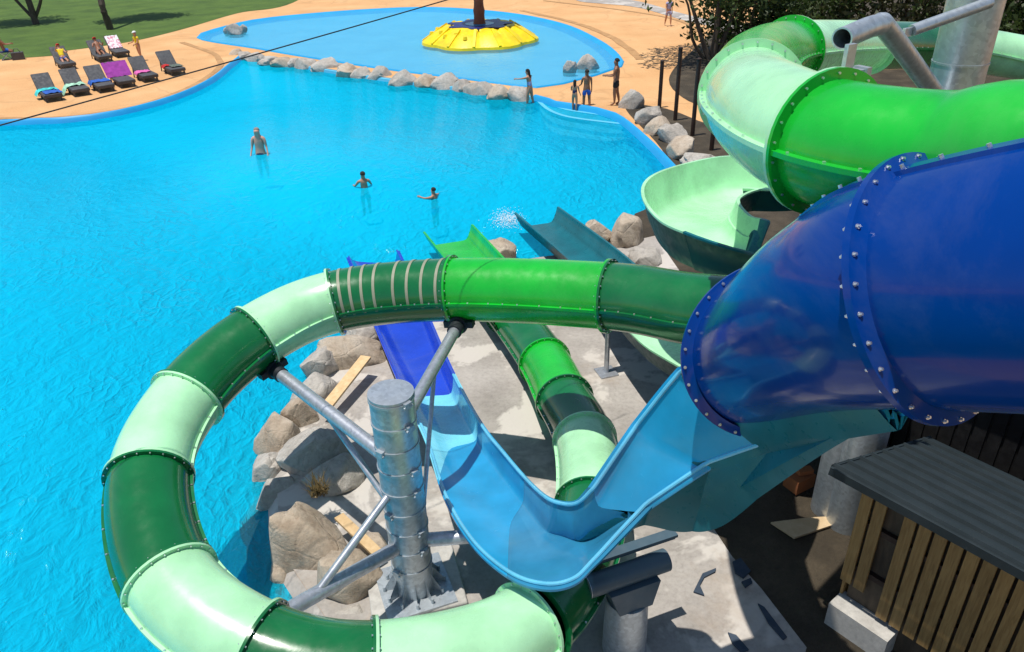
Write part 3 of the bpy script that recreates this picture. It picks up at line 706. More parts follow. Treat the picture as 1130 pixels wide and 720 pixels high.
# ------------------------------------------------------------------ rocks
def rock(loc, sx, sy, sz, mat, label, seed, rz=0, group=None, sink=.2, sub=4, name='boulder'):
    bm = bmesh.new(); bmesh.ops.create_icosphere(bm, subdivisions=sub, radius=1)
    o = Vector((seed*7.31, seed*3.7, seed*1.9))
    for v in bm.verts:
        d = v.co.normalized(); k = 1+.30*noise.noise(d*1.1+o)+.17*noise.noise(d*2.6+o)-.10*abs(noise.noise(d*3.7+o*1.3))+.07*noise.noise(d*6+o)+.035*noise.noise(d*13+o)
        p = d*k
        for q in range(11):   # a few broken facets
            nrm = Vector((noise.noise(o+Vector((q, 1, 0))), noise.noise(o+Vector((q, 4, 2))), noise.noise(o+Vector((q, 7, 5)))*.6+.1)).normalized()
            e = p.dot(nrm)-.70
            if e > 0: p -= nrm*e*.9
        v.co = Vector((p.x*sx, p.y*sy, p.z*sz))
    me = bpy.data.meshes.new(name); bm.to_mesh(me); bm.free(); me.materials.append(MATS[mat])
    me.polygons.foreach_set('use_smooth', [True]*len(me.polygons)); me.set_sharp_from_angle(angle=R_(45))
    ob = bpy.data.objects.new(name, me); COL.objects.link(ob); ob.location = (loc.x, loc.y, loc.z+sz*(1-sink)-sz*.5); ob.rotation_euler.z = rz
    return tag(ob, label, 'boulder', group)
ORD = ['first', 'second', 'third', 'fourth', 'fifth', 'sixth', 'seventh', 'eighth', 'ninth', 'tenth', 'eleventh', 'twelfth', 'thirteenth', 'fourteenth', 'fifteenth', 'sixteenth']
G_ = 'boulders between the two pools'
row = [(261, 57, 7), (271, 59, 7), (283, 61, 9), (298, 65, 9), (314, 67, 11), (325, 67, 7), (338, 69, 11), (358, 72, 14), (384, 78, 12), (399, 79, 10), (421, 81, 12), (445, 87, 14), (468, 89, 10), (490, 91, 14), (510, 93, 9), (530, 97, 14), (551, 102, 12), (573, 104, 11)]
for k, (x, y, hw) in enumerate(row):
    q = P(x, y+5.5, WZ); s_ = hw*(q-CAM).length/F0
    nm = ORD[k] if k < 9 else ORD[len(row)-1-k]
    lab = f'{"grey" if k % 4 else "pinkish tan"} boulder, {nm} from the {"left" if k < 9 else "right"} end of the row between the pools'
    if k in (0, 17): lab = ('small grey boulder ending the row between the pools beside the sandy point', 'grey boulder ending the row between the pools beside the pointing girl')[k > 0]
    rock(q, s_*1.36, max(.62, s_*.95), .30+.016*hw, 'grey_rock' if k % 4 else 'tan_rock', lab, k+1, random.uniform(-.3, .3), G_, sink=.34)
for k, (x, y, hw, hh, lab) in enumerate([(259, 35, 9, .55, 'grey boulder on the far left shore of the wading pool'), (251, 34, 5, .3, 'small stone at the left side of the far shore boulder'), (268, 33, 5, .35, 'small stone at the right side of the far shore boulder'),
                                          (628, 77, 9, .42, 'left flat boulder of the pair in the wading pool corner'), (648, 73, 12, .5, 'broad flat boulder of the pair in the wading pool corner')]):
    q = P(x, y+3, -.05); s_ = hw*(q-CAM).length/F0; rock(q, s_, s_*.7, hh, 'grey_rock', lab, 30+k, 0, 'boulders in the wading pool', sink=.1)
right = [(697, 111, 13, 12, 'grey', 'whitish smooth boulder beside the man in black shorts'), (714, 128, 16, 11, 'grey', 'grey boulder third from the pool corner by the brown posts'), (727, 139, 17, 11, 'tan', 'low tan boulder beside the middle brown fence post'),
         (743, 148, 18, 11, 'grey', 'long grey boulder lying between pool edge and brown posts'), (750, 163, 19, 14, 'tan', 'rust stained tan boulder near the pool edge left of the mint spiral'), (771, 178, 22, 12, 'grey', 'dark grey boulder just above the mint spiral rim')]
for k, (x, y, hw, hh, mt, lab) in enumerate(right):
    q = P(x, y+hh*.6, 0); sc_ = (q-CAM).length/F0; rock(q, hw*sc_*1.18, hw*sc_*.95, hh*sc_*1.15, mt+'_rock', lab, 50+k, .4*k, 'boulders by the brown posts')
mid = [(553, 270, 21, 15, 'tan', 'round pinkish boulder between the green and the teal slide exits'), (657, 253, 19, 18, 'tan', 'rounded tan boulder right of the teal slide exit'), (692, 246, 23, 26, 'tan', 'tall pale boulder beside the mint spiral at the pool edge'), (712, 279, 24, 12, 'grey', 'low grey boulder in the shade below the tall pale boulder'), (684, 283, 15, 8, 'grey', 'low grey boulder beside the teal chute')]
for k, (x, y, hw, hh, mt, lab) in enumerate(mid):
    q = P(x, y+hh*.75, 0); sc_ = (q-CAM).length/F0; rock(q, hw*sc_*1.12, hw*sc_*.9, hh*sc_*1.02, mt+'_rock', lab, 70+k, .3*k, 'boulders between the slide exits')
shore = [(388, 382, 30, 22, 'tan', 'cracked brown boulder below the tape banded tube beside the plank'), (355, 398, 22, 18, 'grey', 'pale boulder at the pool edge left of the plank'), (350, 428, 26, 20, 'grey', 'grey boulder behind the upper pipe arm'),
         (312, 478, 28, 34, 'tan', 'tall pale boulder at the waterline under the upper pipe arm'), (352, 492, 34, 26, 'grey', 'shaded boulder behind the banded column below the pipe arm'), (372, 520, 30, 20, 'grey', 'flat pale boulder crossed by the thin brace rod'),
         (310, 540, 24, 22, 'grey', 'dark wet boulder in the water left of the dry weed'), (288, 578, 24, 26, 'grey', 'sunken boulder under the water near the big pale boulder'), (340, 590, 40, 52, 'tan', 'largest pale boulder at the waterline above the lower pipe arm'), (385, 628, 34, 28, 'tan', 'stained tan boulder under the lower pipe arm'),
         (330, 640, 34, 30, 'tan', 'half sunken boulder at the foot of the largest pale boulder'), (390, 680, 28, 20, 'grey', 'low pale boulder at the water behind the front of the green tube'), (412, 600, 20, 14, 'tan', 'small tan boulder next to the concrete footing'), (402, 366, 20, 14, 'grey', 'grey boulder touching the royal blue chute at the pool edge'),
         (330, 452, 20, 18, 'tan', 'tan boulder wedged between the plank and the tall pale boulder'), (300, 512, 22, 24, 'grey', 'wet grey boulder in the water below the tall pale boulder'), (318, 622, 22, 20, 'tan', 'submerged pale boulder at the water beside the largest one'), (362, 660, 26, 18, 'grey', 'grey boulder at the water above the dark green tube front'), (440, 318, 14, 9, 'grey', 'small grey boulder at the water by the blue chute exit'), (520, 300, 12, 8, 'tan', 'small tan boulder at the water by the bright green exit')]
for k, (x, y, hw, hh, mt, lab) in enumerate(shore):
    z = -.9 if 'sunken' in lab else (-.3 if 'water' in lab else 0)
    q = P(x, y+hh*.6, z); sc_ = (q-CAM).length/F0; rock(q, hw*sc_*1.22, hw*sc_*1.0, hh*sc_*1.12, mt+'_rock', lab, 90+k, .7*k, 'boulders along the near shore', sub=4)

# ------------------------------------------------------------------ planks, scraps, weed
def plank(a, b, w_, label, name='wooden_plank', mat='plank_wood'):
    mb = MB(); mb.beam(a, b, w_, .045); o = mb.build(name, mat, org=(a+b)/2); bev(o, .004); return tag(o, label, 'plank')
plank(P(358, 452, .30), P(404, 394, .42), .20, 'long pale wooden plank lying over the boulders beside the royal blue chute')
plank(P(374, 570, .34), P(418, 612, .34), .14, 'short pale wooden plank lying behind the lower pipe arm')
def weed():
    c = P(352, 541, .55); mb = MB()
    for k in range(90):
        a = random.uniform(0, 2*PI); l_ = random.uniform(.12, .32); e = c+Vector((math.cos(a)*l_*.8, math.sin(a)*l_*.8, random.uniform(.05, .3))); s_ = Vector((-math.sin(a), math.cos(a), 0))*.012
        b = c+Vector((random.uniform(-.12, .12), random.uniform(-.1, .1), -.05)); mb.add([b-s_, b+s_, e], [(0, 1, 2)])
    tag(mb.build('weed', 'dry_leaf', org=c), 'tuft of dry brown weed growing between the shore boulders', 'weed')
weed()
def scrap(pts, label):
    mb = MB(); pl = px_poly(pts, .0); n = len(pl); mb.loft([zs(pl, .014), zs(pl, .035)], 0, True, True, True); tag(mb.build('tarp_scrap', 'scrap', org=pl[0]), label, 'scrap', 'dark scraps on the concrete pad')
scrap([(765, 655), (775, 635), (790, 629), (789, 633), (777, 639), (772, 648), (777, 659)], 'hooked dark scrap lying on the pad right of the pedestal')
scrap([(808, 622), (817, 618), (828, 632), (820, 640), (811, 634)], 'dark wide scrap nearest the dirt edge')
scrap([(836, 668), (843, 672), (868, 705), (864, 708), (848, 690)], 'long thin dark scrap at the edge of the dirt')
scrap([(803, 700), (812, 703), (826, 719), (818, 722), (808, 712)], 'short pointed dark scrap near the bottom of the pad')
scrap([(818, 644), (828, 640), (830, 645), (822, 650)], 'tiny dark scrap beside the wide one')
mb = MB(); q = P(882, 530, .15); mb.box(q, (.35, .25, .22), .5); mb.box(q+Vector((.05, .0, .17)), (.22, .11, .07), .2); tag(mb.build('brick_stack', 'orange_brick', org=q), 'small orange brick stack in the shade under the blue slide', 'bricks')
a = P(872, 588, .05); mb = MB(); mb.loft([zs(px_poly([(850, 580), (876, 597), (942, 575), (940, 572), (890, 575)]), h) for h in (.03, .06)], 0, True, True, True); tag(mb.build('plywood_sheet', 'ply_wood', org=a), 'pale plywood sheet lying on the dirt beside the shed', 'plywood')

# ------------------------------------------------------------------ shed
SHW, SHR = 2.6, -.94
def shed():
    A = P(918, 515, 2.25); B = P(1130, 640, 2.15); d = (B-A); d.z = 0; d.normalize(); nrm = Vector((-d.y, d.x, 0))   # nrm points to the back (+)
    if nrm.x < 0: nrm = -nrm
    c = empty('wooden_shed', (A.x, A.y, 0), 'small slatted wooden shed with a dark ribbed metal roof', 'shed')
    def at(s_, t, z): return Vector((A.x, A.y, 0))+d*s_+nrm*t+Vector((0, 0, z))
    Ln, Wd = 5.2, SHW; rise = SHR
    # ribbed roof sheet
    prof = []; s_ = 0
    rings = []
    n = 9
    xs = [0.0]
    for k in range(n):
        b = Wd*k/n; xs += [b+.02, b+.04, b+.075, b+.095, b+Wd/n]
    for e in (0, Ln):
        top = []; bot = []
        for k, x in enumerate(xs):
            h = .04 if k > 0 and (k-1) % 5 in (1, 2) else 0
            top.append(at(e, x, 2.25+rise*x/Wd+h)); bot.append(at(e, x, 2.235+rise*x/Wd+h-.006))
        rings.append(top+bot[::-1])
    mb = MB(); mb.loft(rings, 0, True, True, True); mb.build('roof', 'roof_metal', c, 20)
    mb = MB(); mb.beam(at(0, -.02, 2.205), at(Ln, -.02, 2.205), .025, .10); mb.build('fascia', 'roof_metal', c)
    mb = MB(); mb.beam(at(.0, .0, 2.2), at(.0, Wd, 2.2+rise), .03, .12); mb.build('barge_board', 'roof_metal', c)
    t0 = .28
    for k in range(30):
        if k == 2: continue
        s_ = .32+k*.155
        mb = MB(); mb.beam(at(s_, t0, .62 if k < 2 else (.42 if k < 7 else .02)), at(s_, t0, 2.09), .122, .03, up=d.cross(Vector((0, 0, 1)))); o = mb.build('slat', 'slat_wood', c)
    for z in (.86, 1.5, 2.05):
        mb = MB(); mb.beam(at(.3, t0+.05, z), at(Ln, t0+.05, z), .06, .07); mb.build('rail', 'brown_post', c)
    for k in range(13):
        tt = t0+.12+k*.165; mb = MB(); mb.beam(at(.28, tt, .05), at(.28, tt, 2.15+rise*tt/Wd), .122, .03, up=nrm.cross(Vector((0, 0, 1)))); mb.build('slat', 'slat_wood', c)
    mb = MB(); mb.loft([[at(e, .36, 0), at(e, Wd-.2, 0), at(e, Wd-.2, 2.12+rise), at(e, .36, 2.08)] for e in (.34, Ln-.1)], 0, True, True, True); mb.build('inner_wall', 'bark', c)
    mb = MB(); mb.box(at(.62, t0-.02, .16), (.7, .3, .36), math.atan2(d.y, d.x)); mb.build('concrete_base', 'footing', c)
shed()

# ------------------------------------------------------------------ wading pool mushroom pad
def splash_pad():
    c0 = P(530, 45, -.05); c = empty('splash_island', c0, 'yellow ribbed splash island with a rust coloured pole in the wading pool', 'water toy')
    R = 3.15; nseg = 96
    def rad(a): return R*(1+.10*abs(math.cos(a*3.5+.6)))
    mb = MB(); rings = []
    for f_, h in ((1.0, .0), (.99, .14), (.95, .24), (.78, .62), (.60, .90)):
        ring = []
        for k in range(nseg):
            a = 2*PI*k/nseg; w_ = 1-.16*max(0, math.cos(a*12))**8*(f_ > .5)
            ring.append(c0+Vector((math.cos(a)*rad(a)*f_, math.sin(a)*rad(a)*f_, h*w_)))
        rings.append(ring)
    mb.loft(rings, 0, True, False, True); mb.build('ribbed_slope', 'yellow', c)
    for k in range(14):
        a = 2*PI*(k+.3)/14; dr = Vector((math.cos(a), math.sin(a), 0)); mb = MB(); mb.beam(c0+dr*rad(a)*.98+Vector((0, 0, .16)), c0+dr*rad(a)*.62+Vector((0, 0, .90)), .16, .12); mb.build('rib', 'yellow', c)
    for k in range(9):
        a = 2.2+.28*k; dr = Vector((math.cos(a), math.sin(a), 0)); mb = MB(); q = c0+dr*rad(a)*(.72 if k % 2 else .82)+Vector((0, 0, .62 if k % 2 else .5)); mb.tube([q, q+Vector((0, 0, .16))], [.14, .09], 10); mb.build('knob', 'yellow', c)
    mb = MB(); star = []
    for k in range(28):
        a = 2*PI*k/28; r_ = (1.95 if k % 4 < 2 else 1.5); star.append(c0+Vector((math.cos(a)*r_*1.0, math.sin(a)*r_, 0)))
    mb.loft([zs(star, c0.z+.89), zs(star, c0.z+.935)], 0, True, False, True); mb.build('star_mat', 'navy', c)
    mb = MB(); cir = [c0+Vector((math.cos(2*PI*k/32)*.85, math.sin(2*PI*k/32)*.85, 0)) for k in range(32)]; mb.loft([zs(cir, c0.z+.92), zs(cir, c0.z+.95)], 0, True, False, True); mb.build('ring_mat', 'cyan', c)
    mb = MB(); pts = [c0+Vector((0, 0, .9+.25*k)) for k in range(19)]; mb.tube(pts, [.33-.012*k+.045*(1 if k % 3 == 0 else 0) for k in range(19)], 18); mb.build('pole', 'rust_pole', c)
    mb = MB(); rings = [[c0+Vector((math.cos(a)*r_, math.sin(a)*r_, 5.05+h)) for a in (2*PI*k/40 for k in range(40))] for r_, h in ((.1, 0), (1.7, -.25), (1.6, .1), (.9, .6), (.05, .8))]; mb.loft(rings, 0, True, True, True); mb.build('canopy', 'yellow', c)
splash_pad()

# ------------------------------------------------------------------ posts and cable
labs = ['brown fence post nearest the man in black shorts', 'tallest brown fence post beside the dark tree bed', 'brown fence post close to the mint flange of the tube', 'brown fence post half hidden below the mint tube', 'brown fence post lowest beside the mint spiral']
for (x, yb, yt), lab in zip([(727.5, 119, 85), (745, 133, 69), (764, 150, 83), (785, 166, 145), (812, 180, 160)], labs):
    q = P(x, yb, 0); h = 1.75 if x < 730 else (2.55 if x < 770 else 1.6)
    c = empty('fence_post', q, lab, 'post', 'brown fence posts')
    mb = MB(); mb.tube([q, q+Vector((0, 0, h))], .075, 12); mb.build('post', 'brown_post', c); mb = MB(); mb.tube([q+Vector((0, 0, h)), q+Vector((0, 0, h+.03)), q+Vector((0, 0, h+.05))], [.085, .085, .04], 12); mb.build('cap', 'brown_post', c)
a, b = D(-160, 182, 6), D(620, -37, 9); mb = MB(); mb.tube([a.lerp(b, k/24)-Vector((0, 0, .02*(1-(k/12-1)**2))) for k in range(25)], .0062, 8); tag(mb.build('cable', 'black_plastic', org=a), 'thin black cable strung across the pool corner above the loungers', 'cable')

# ------------------------------------------------------------------ loungers
def lounger_proto():
    c = empty('sun_lounger', (0, 0, 0))
    mb = MB(); mb.box((0, -.45, .24), (.66, 1.15, .14)); o = mb.build('seat', 'charcoal', c); bev(o, .03)
    q = Matrix.Rotation(R_(41), 3, 'X'); mb = MB(); mb.box(Vector((0, .12, .26))+q @ Vector((0, .42, 0)), (.66, .88, .10), rot=q); o = mb.build('backrest', 'charcoal', c); bev(o, .03)
    for x in (-.27, .27):
        for y in (-.9, .02):
            mb = MB(); mb.box((x, y, .09), (.06, .06, .18)); mb.build('leg', 'charcoal', c)
        mb = MB(); mb.beam((x, .5, .52), (x, .62, .0), .04, .04); mb.build('prop', 'charcoal', c)
    return c
lp = lounger_proto()
def dup(root):
    r = root.copy(); COL.objects.link(r)
    for ch in root.children:
        k = ch.copy(); COL.objects.link(k); k.parent = r
    return r
LS = [(55, 108, 'grey lounger at the near left end with turquoise and blue towels'), (85, 102, 'grey lounger second from the left in the front row with a mint towel'), (112, 98, 'grey lounger in the front row with a bright blue towel'), (135, 93, 'grey lounger in the front row draped with a purple towel'),
      (160, 87, 'grey lounger in the front row with a pink bundle'), (190, 80, 'bare grey lounger at the right end of the front row'), (72, 74, 'grey lounger in the back row below the yellow clothed sunbather'), (112, 66, 'grey lounger in the back row under the red capped sunbather'), (131, 61, 'grey lounger in the back row with a white and pink towel')]
LP_ = []
ANG = R_(38)
for k, (x, y, lab) in enumerate(LS):
    o = lp if k == 0 else dup(lp); q = P(x, y, 0); o.location = q; o.rotation_euler.z = ANG; o.scale = (1.12, 1.12, 1.12); LP_.append(q); tag(o, lab, 'sun lounger', 'sun loungers by the pool')
def on_l(k, x, y, z): return LP_[k]+Matrix.Rotation(ANG, 3, 'Z') @ Vector((x, y, z))*1.12
def towel(k, x, y, sx, sy, mat, label, back=False, name='towel', z=.315):
    mb = MB(); n = 10; top = []; q = Matrix.Rotation(R_(41), 3, 'X')
    def pt(i, j, off):
        a = x+sx*(i/n-.5); b = y+sy*(j/n-.5); hh = .05*noise.noise(Vector((i*.8, j*.8, k*3.3+sx)))+.03
        if back: v = Vector((0, .12, .26))+q @ Vector((a, b, .055+hh+off))
        else:
            dz = -max(0, abs(a)-.34)*1.5; v = Vector((a, b, z+hh+off+dz))
        return on_l(k, *v)
    vs = [pt(i, j, o) for o in (.012, 0) for i in range(n+1) for j in range(n+1)]; m_ = (n+1)*(n+1)
    fs = []
    for i in range(n):
        for j in range(n):
            a = i*(n+1)+j; fs += [(a, a+1, a+n+2, a+n+1), (m_+a, m_+a+n+1, m_+a+n+2, m_+a+1)]
    ed = [i*(n+1) for i in range(n+1)] + [n*(n+1)+j for j in range(1, n+1)] + [i*(n+1)+n for i in range(n-1, -1, -1)] + [j for j in range(n-1, 0, -1)]
    fs += [(ed[i], ed[(i+1) % len(ed)], m_+ed[(i+1) % len(ed)], m_+ed[i]) for i in range(len(ed))]
    mb.add(vs, fs); return tag(mb.build(name, mat, org=on_l(k, 0, 0, 0)), label, 'towel', 'towels on the loungers')
towel(0, .0, .0, .95, .5, 'turquoise_cloth', 'turquoise towel bunched on the lounger at the near left end')
towel(0, .05, -.72, .64, .55, 'blue_cloth', 'dark blue towel on the foot of the near left lounger')
towel(1, -.1, -.1, .95, .6, 'mint_cloth', 'mint and turquoise towel across the second front lounger')
towel(2, 0, -.05, .85, .6, 'blue_cloth', 'bright blue towel on the third front lounger')
towel(3, 0, .38, 1.0, .8, 'purple_cloth', 'purple towel draped over a lounger back', True)
towel(4, -.1, -.2, .6, .5, 'pink_cloth', 'pink bundled cloth on the fifth front lounger')
towel(5, -.25, -.1, .3, .35, 'red_cloth', 'small red cloth on the side of the bare lounger')
towel(5, .1, -.45, .5, .6, 'green_grey_cloth', 'grey green cloth on the seat of the right end lounger')
towel(8, 0, .42, .6, .8, 'pink_white_cloth', 'white towel with pink blotches over a back row lounger', True)

# ------------------------------------------------------------------ people
def person(label, foot, h, face, skinm='skin', lean=0, legs=((0, 0), (0, 0)), arms=((8, 10, 15), (8, 10, 15)), turn=0, hair='hair', clothes=(), spread=.055, root_pitch=0, girl=False, long_hair=False, hipz=None, bulk=1.08):
    """legs: (hip forward, knee bend) degrees; arms: (forward, outward, elbow) degrees; left first"""
    Rx = lambda a: Matrix.Rotation(R_(a), 3, 'X')
    V = []; E = []; Rd = []
    def add(p, r, par=None):
        V.append(Vector(p)); Rd.append(r); i = len(V)-1
        if par is not None: E.append((par, i))
        return i
    pel = add((0, 0, .52), (.075, .062)); T = Rx(-lean)
    tp_ = lambda v: Vector((0, 0, .52))+T @ Vector(v)
    wai = add(tp_((0, 0, .10)), (.066, .05), pel); che = add(tp_((0, 0, .21)), (.084, .056), wai); nb = add(tp_((0, -.005, .295)), (.045, .036), che)
    nk = add(tp_((0, .004, .335)), (.029, .029), nb); hd = add(tp_((0, .012, .385)), (.047, .052), nk); hd2 = add(tp_((0, .012, .425)), (.048, .054), hd); hd3 = add(tp_((0, .008, .46)), (.034, .04), hd2)
    nose = add(tp_((0, .068, .40)), (.009, .009), hd)
    J = {'pel': pel, 'wai': wai, 'che': che, 'nb': nb}
    for s_, (hp_, kn), (af, ao, el), nm in ((-1, legs[0], arms[0], 'l'), (1, legs[1], arms[1], 'r')):
        M = Rx(hp_); h0 = Vector((s_*spread, 0, .50)); hj = add(h0, (.052, .052), pel)
        k0 = h0+M @ Vector((s_*.012, 0, -.225)); kj = add(k0, (.036, .036), hj); M2 = Rx(hp_-kn)
        c0 = k0+M2 @ Vector((0, -.006, -.09)); cj = add(c0, (.034, .034), kj); a0 = k0+M2 @ Vector((0, 0, -.225)); aj = add(a0, (.02, .02), cj)
        f0 = a0+M2 @ Vector((s_*.008, .04, -.028)); fj = add(f0, (.022, .016), aj); t0 = a0+M2 @ Vector((s_*.014, .09, -.034)); add(t0, (.016, .011), fj)
        A = T @ Matrix.Rotation(R_(s_*-ao), 3, 'Y') @ Rx(af)
        s0 = tp_((s_*.105, 0, .275)); sj = add(s0, (.034, .034), nb); e0 = s0+A @ Vector((0, 0, -.165)); m0 = s0.lerp(e0, .45); mj = add(m0, (.027, .027), sj); ej = add(e0, (.021, .021), mj)
        A2 = A @ Rx(el); w0 = e0+A2 @ Vector((0, 0, -.14)); wj = add(w0, (.0145, .0145), ej); p0 = w0+A2 @ Vector((0, .004, -.035)); pj = add(p0, (.018, .010), wj)
        for q, (ox, ln) in enumerate(((-.015, .034), (-.005, .042), (.005, .040), (.014, .031))):
            k1 = add(p0+A2 @ Vector((0, ox, -.02)), (.0055, .0055), pj); k2 = add(p0+A2 @ Vector((-s_*.004, ox*1.15, -.02-ln*.55)), (.005, .005), k1); add(p0+A2 @ Vector((-s_*.012, ox*1.2, -.02-ln)), (.0042, .0042), k2)
        th = add(w0+A2 @ Vector((-s_*.006, .022, -.028)), (.0065, .0065), wj); add(w0+A2 @ Vector((-s_*.012, .034, -.052)), (.005, .005), th)
        J.update({'h'+nm: hj, 'k'+nm: kj, 's'+nm: sj, 'm'+nm: mj, 'e'+nm: ej})
    Q = Matrix.Rotation(face, 3, 'Z') @ Rx(root_pitch)
    low = min((Q @ v).z for v in V)-.012 if hipz is None else None
    off = Vector((0, 0, -low)) if hipz is None else Vector((0, 0, hipz/h))-Q @ Vector((0, 0, .52))
    X = lambda v: (Q @ v+off)*h
    def skinned(name, vs, es, rs, mat, parent=None, sub=1):
        me = bpy.data.meshes.new(name); me.from_pydata([tuple(p) for p in vs], es, []); ob = bpy.data.objects.new(name, me)
        bm = bmesh.new(); bm.from_mesh(me); sl = bm.verts.layers.skin.verify()
        for i, v in enumerate(bm.verts): v[sl].radius = rs[i]; v[sl].use_root = (i == 0)
        bm.to_mesh(me); bm.free()
        sk = ob.modifiers.new('skin', 'SKIN'); sk.use_smooth_shade = True
        sb = ob.modifiers.new('sub', 'SUBSURF'); sb.levels = sb.render_levels = sub
        COL.objects.link(ob); dg = bpy.context.evaluated_depsgraph_get(); em = bpy.data.meshes.new_from_object(ob.evaluated_get(dg)); ob.modifiers.clear(); ob.data = em
        em.materials.clear(); em.materials.append(MATS[mat]); em.polygons.foreach_set('use_smooth', [True]*len(em.polygons))
        if parent: ob.parent = parent
        return ob
    body = skinned('person', [X(v) for v in V], E, [(r[0]*h*(bulk if r[0] > .022 else 1), r[1]*h*(bulk if r[0] > .022 else 1)) for r in Rd], skinm)
    body.location = foot; tag(body, label, 'person')
    # hair: a cap of its own over the skull
    mb = MB(); hc = tp_((0, .0, .432)); rings = []
    for a in range(7):
        ph = -.25+ (PI/2+.25)*a/6; rings.append([X(hc+T @ Vector((math.cos(th_)*.056*math.cos(ph), math.sin(th_)*.064*math.cos(ph)-(.012 if math.sin(th_) > .2 and a < 3 else 0), .056*math.sin(ph)+(.012 if math.sin(th_) > .2 and a < 3 else 0)))) for th_ in (2*PI*k/16 for k in range(16))])
    mb.loft(rings, 0, True, True, True)
    if long_hair:
        mb.loft([[X(tp_((math.cos(t_)*wd, -.04+math.sin(t_)*.022, zz))) for t_ in (2*PI*k/10 for k in range(10))] for wd, zz in ((.045, .43), (.048, .36), (.042, .30), (.02, .25))], 0, True, True, True)
    mb.build('hair', hair, body, org=Vector())
    for kind, mat in clothes:
        if kind == 'shorts': ids = ['pel', 'hl', 'hr', 'wai']; vs = [X(V[J[i]]) for i in ('pel', 'hl', 'hr')]+[X(V[J['pel']].lerp(V[J['wai']], .45)), X(V[J['hl']].lerp(V[J['kl']], .62)), X(V[J['hr']].lerp(V[J['kr']], .62))]; es = [(0, 1), (0, 2), (0, 3), (1, 4), (2, 5)]; rs = [(.083, .07), (.062, .062), (.062, .062), (.074, .06), (.055, .055), (.055, .055)]
        elif kind == 'briefs': vs = [X(V[pel]), X(V[J['hl']].lerp(V[J['kl']], .08)), X(V[J['hr']].lerp(V[J['kr']], .08)), X(V[pel].lerp(V[wai], .3))]; es = [(0, 1), (0, 2), (0, 3)]; rs = [(.082, .069), (.058, .058), (.058, .058), (.078, .062)]
        elif kind == 'shirt': vs = [X(V[pel].lerp(V[wai], .2)), X(V[wai]), X(V[che]), X(V[nb]-T @ Vector((0, 0, .015)))]+[X(V[J[i]]) for i in ('sl', 'sr')]+[X(V[J['ml']]), X(V[J['mr']])]; es = [(0, 1), (1, 2), (2, 3), (3, 4), (3, 5), (4, 6), (5, 7)]; rs = [(.085, .07), (.077, .061), (.094, .066), (.05, .042), (.042, .042), (.042, .042), (.036, .036), (.036, .036)]
        elif kind == 'suit': vs = [X(V[pel]), X(V[wai]), X(V[che])]; es = [(0, 1), (1, 2)]; rs = [(.084, .07), (.074, .058), (.092, .064)]
        elif kind == 'top': vs = [X(V[che]-T @ Vector((0, 0, .02))), X(V[che]+T @ Vector((0, 0, .025)))]; es = [(0, 1)]; rs = [(.091, .063), (.09, .062)]
        elif kind == 'cap':
            mb = MB(); mb.loft([[X(tp_((math.cos(t_)*r_, .008+math.sin(t_)*r_*1.1, zz))) for t_ in (2*PI*k/14 for k in range(14))] for r_, zz in ((.062, .44), (.06, .47), (.035, .495), (.004, .50))], 0, True, True, True)
            mb.loft([[X(tp_((math.cos(t_)*.05, .07+math.sin(t_)*.04, zz))) for t_ in (2*PI*k/14 for k in range(14))] for zz in (.44, .448)], 0, True, True, True); mb.build('cap', mat, body, org=Vector()); continue
        o = skinned(kind, vs, es, [(a*h*bulk, b*h*bulk) for a, b in rs], mat, body)
    return body
WF = -1.05
def floor_at(x, y): return WF
# bathers in the big pool
person('bald bare chested man wading hip deep in the big pool', P(288, 170, WZ)+Vector((0, 0, -.86)), 1.78, R_(180), 'pink_skin', bulk=1.35, arms=((8, 12, 20), (8, 12, 20)), hair='grey_hair', clothes=[('shorts', 'navy_cloth')])
person('boy swimmer chest deep in the pool seen from behind', P(402, 207, WZ)+Vector((0, 0, -.92)), 1.42, R_(20), 'skin', arms=((35, 30, 40), (35, 30, 40)), clothes=[('shorts', 'navy_cloth')])
person('child swimmer neck deep in the pool with an arm out', P(479, 219, WZ)+Vector((0, 0, -.95)), 1.28, R_(60), 'skin', arms=((75, 25, 20), (20, 75, 10)), clothes=[('shorts', 'blue_cloth')])
# people round the steps
person('girl at the end of the boulder row pointing with an outstretched arm', P(585, 119, -.35), 1.55, R_(60), 'skin', lean=8, legs=((12, 10), (-6, 6)), arms=((85, 15, 5), (10, 10, 30)), clothes=[('suit', 'lilac_cloth')], long_hair=True)
person('small child in swimwear standing on the pool steps', P(634, 123, -.2), 1.22, R_(-20), 'skin', legs=((8, 12), (-4, 6)), arms=((25, 12, 60), (15, 10, 20)), clothes=[('suit', 'navy_cloth')], long_hair=True)
person('slim boy standing on the sandy corner behind the small child', P(647, 122, -.2), 1.58, R_(10), 'tan_skin', legs=((5, 5), (-5, 5)), arms=((20, 8, 45), (5, 8, 15)), clothes=[('shorts', 'blue_cloth')])
person('tanned man in black shorts standing at the pool corner', P(679, 116, 0), 1.78, R_(75), 'tan_skin', legs=((6, 8), (-6, 6)), arms=((22, 10, 70), (18, 8, 60)), clothes=[('shorts', 'black_cloth')])
person('woman in a lilac dress walking on the far path', P(737, 29, 0), 1.68, R_(-170), 'skin', legs=((16, 8), (-14, 10)), arms=((-15, 8, 15), (15, 8, 20)), clothes=[('shirt', 'lilac_cloth'), ('shorts', 'lilac_cloth')], long_hair=True)
person('child in a yellow shirt and cap standing behind the loungers', P(156, 67, 0), 1.5, R_(150), 'skin', legs=((7, 6), (-7, 6)), arms=((25, 8, 40), (20, 8, 60)), clothes=[('shirt', 'yellow_cloth'), ('briefs', 'yellow_cloth'), ('cap', 'white_cloth')])
def sit(k, **kw): return on_l(k, 0, kw.get('y', -.02), 0)
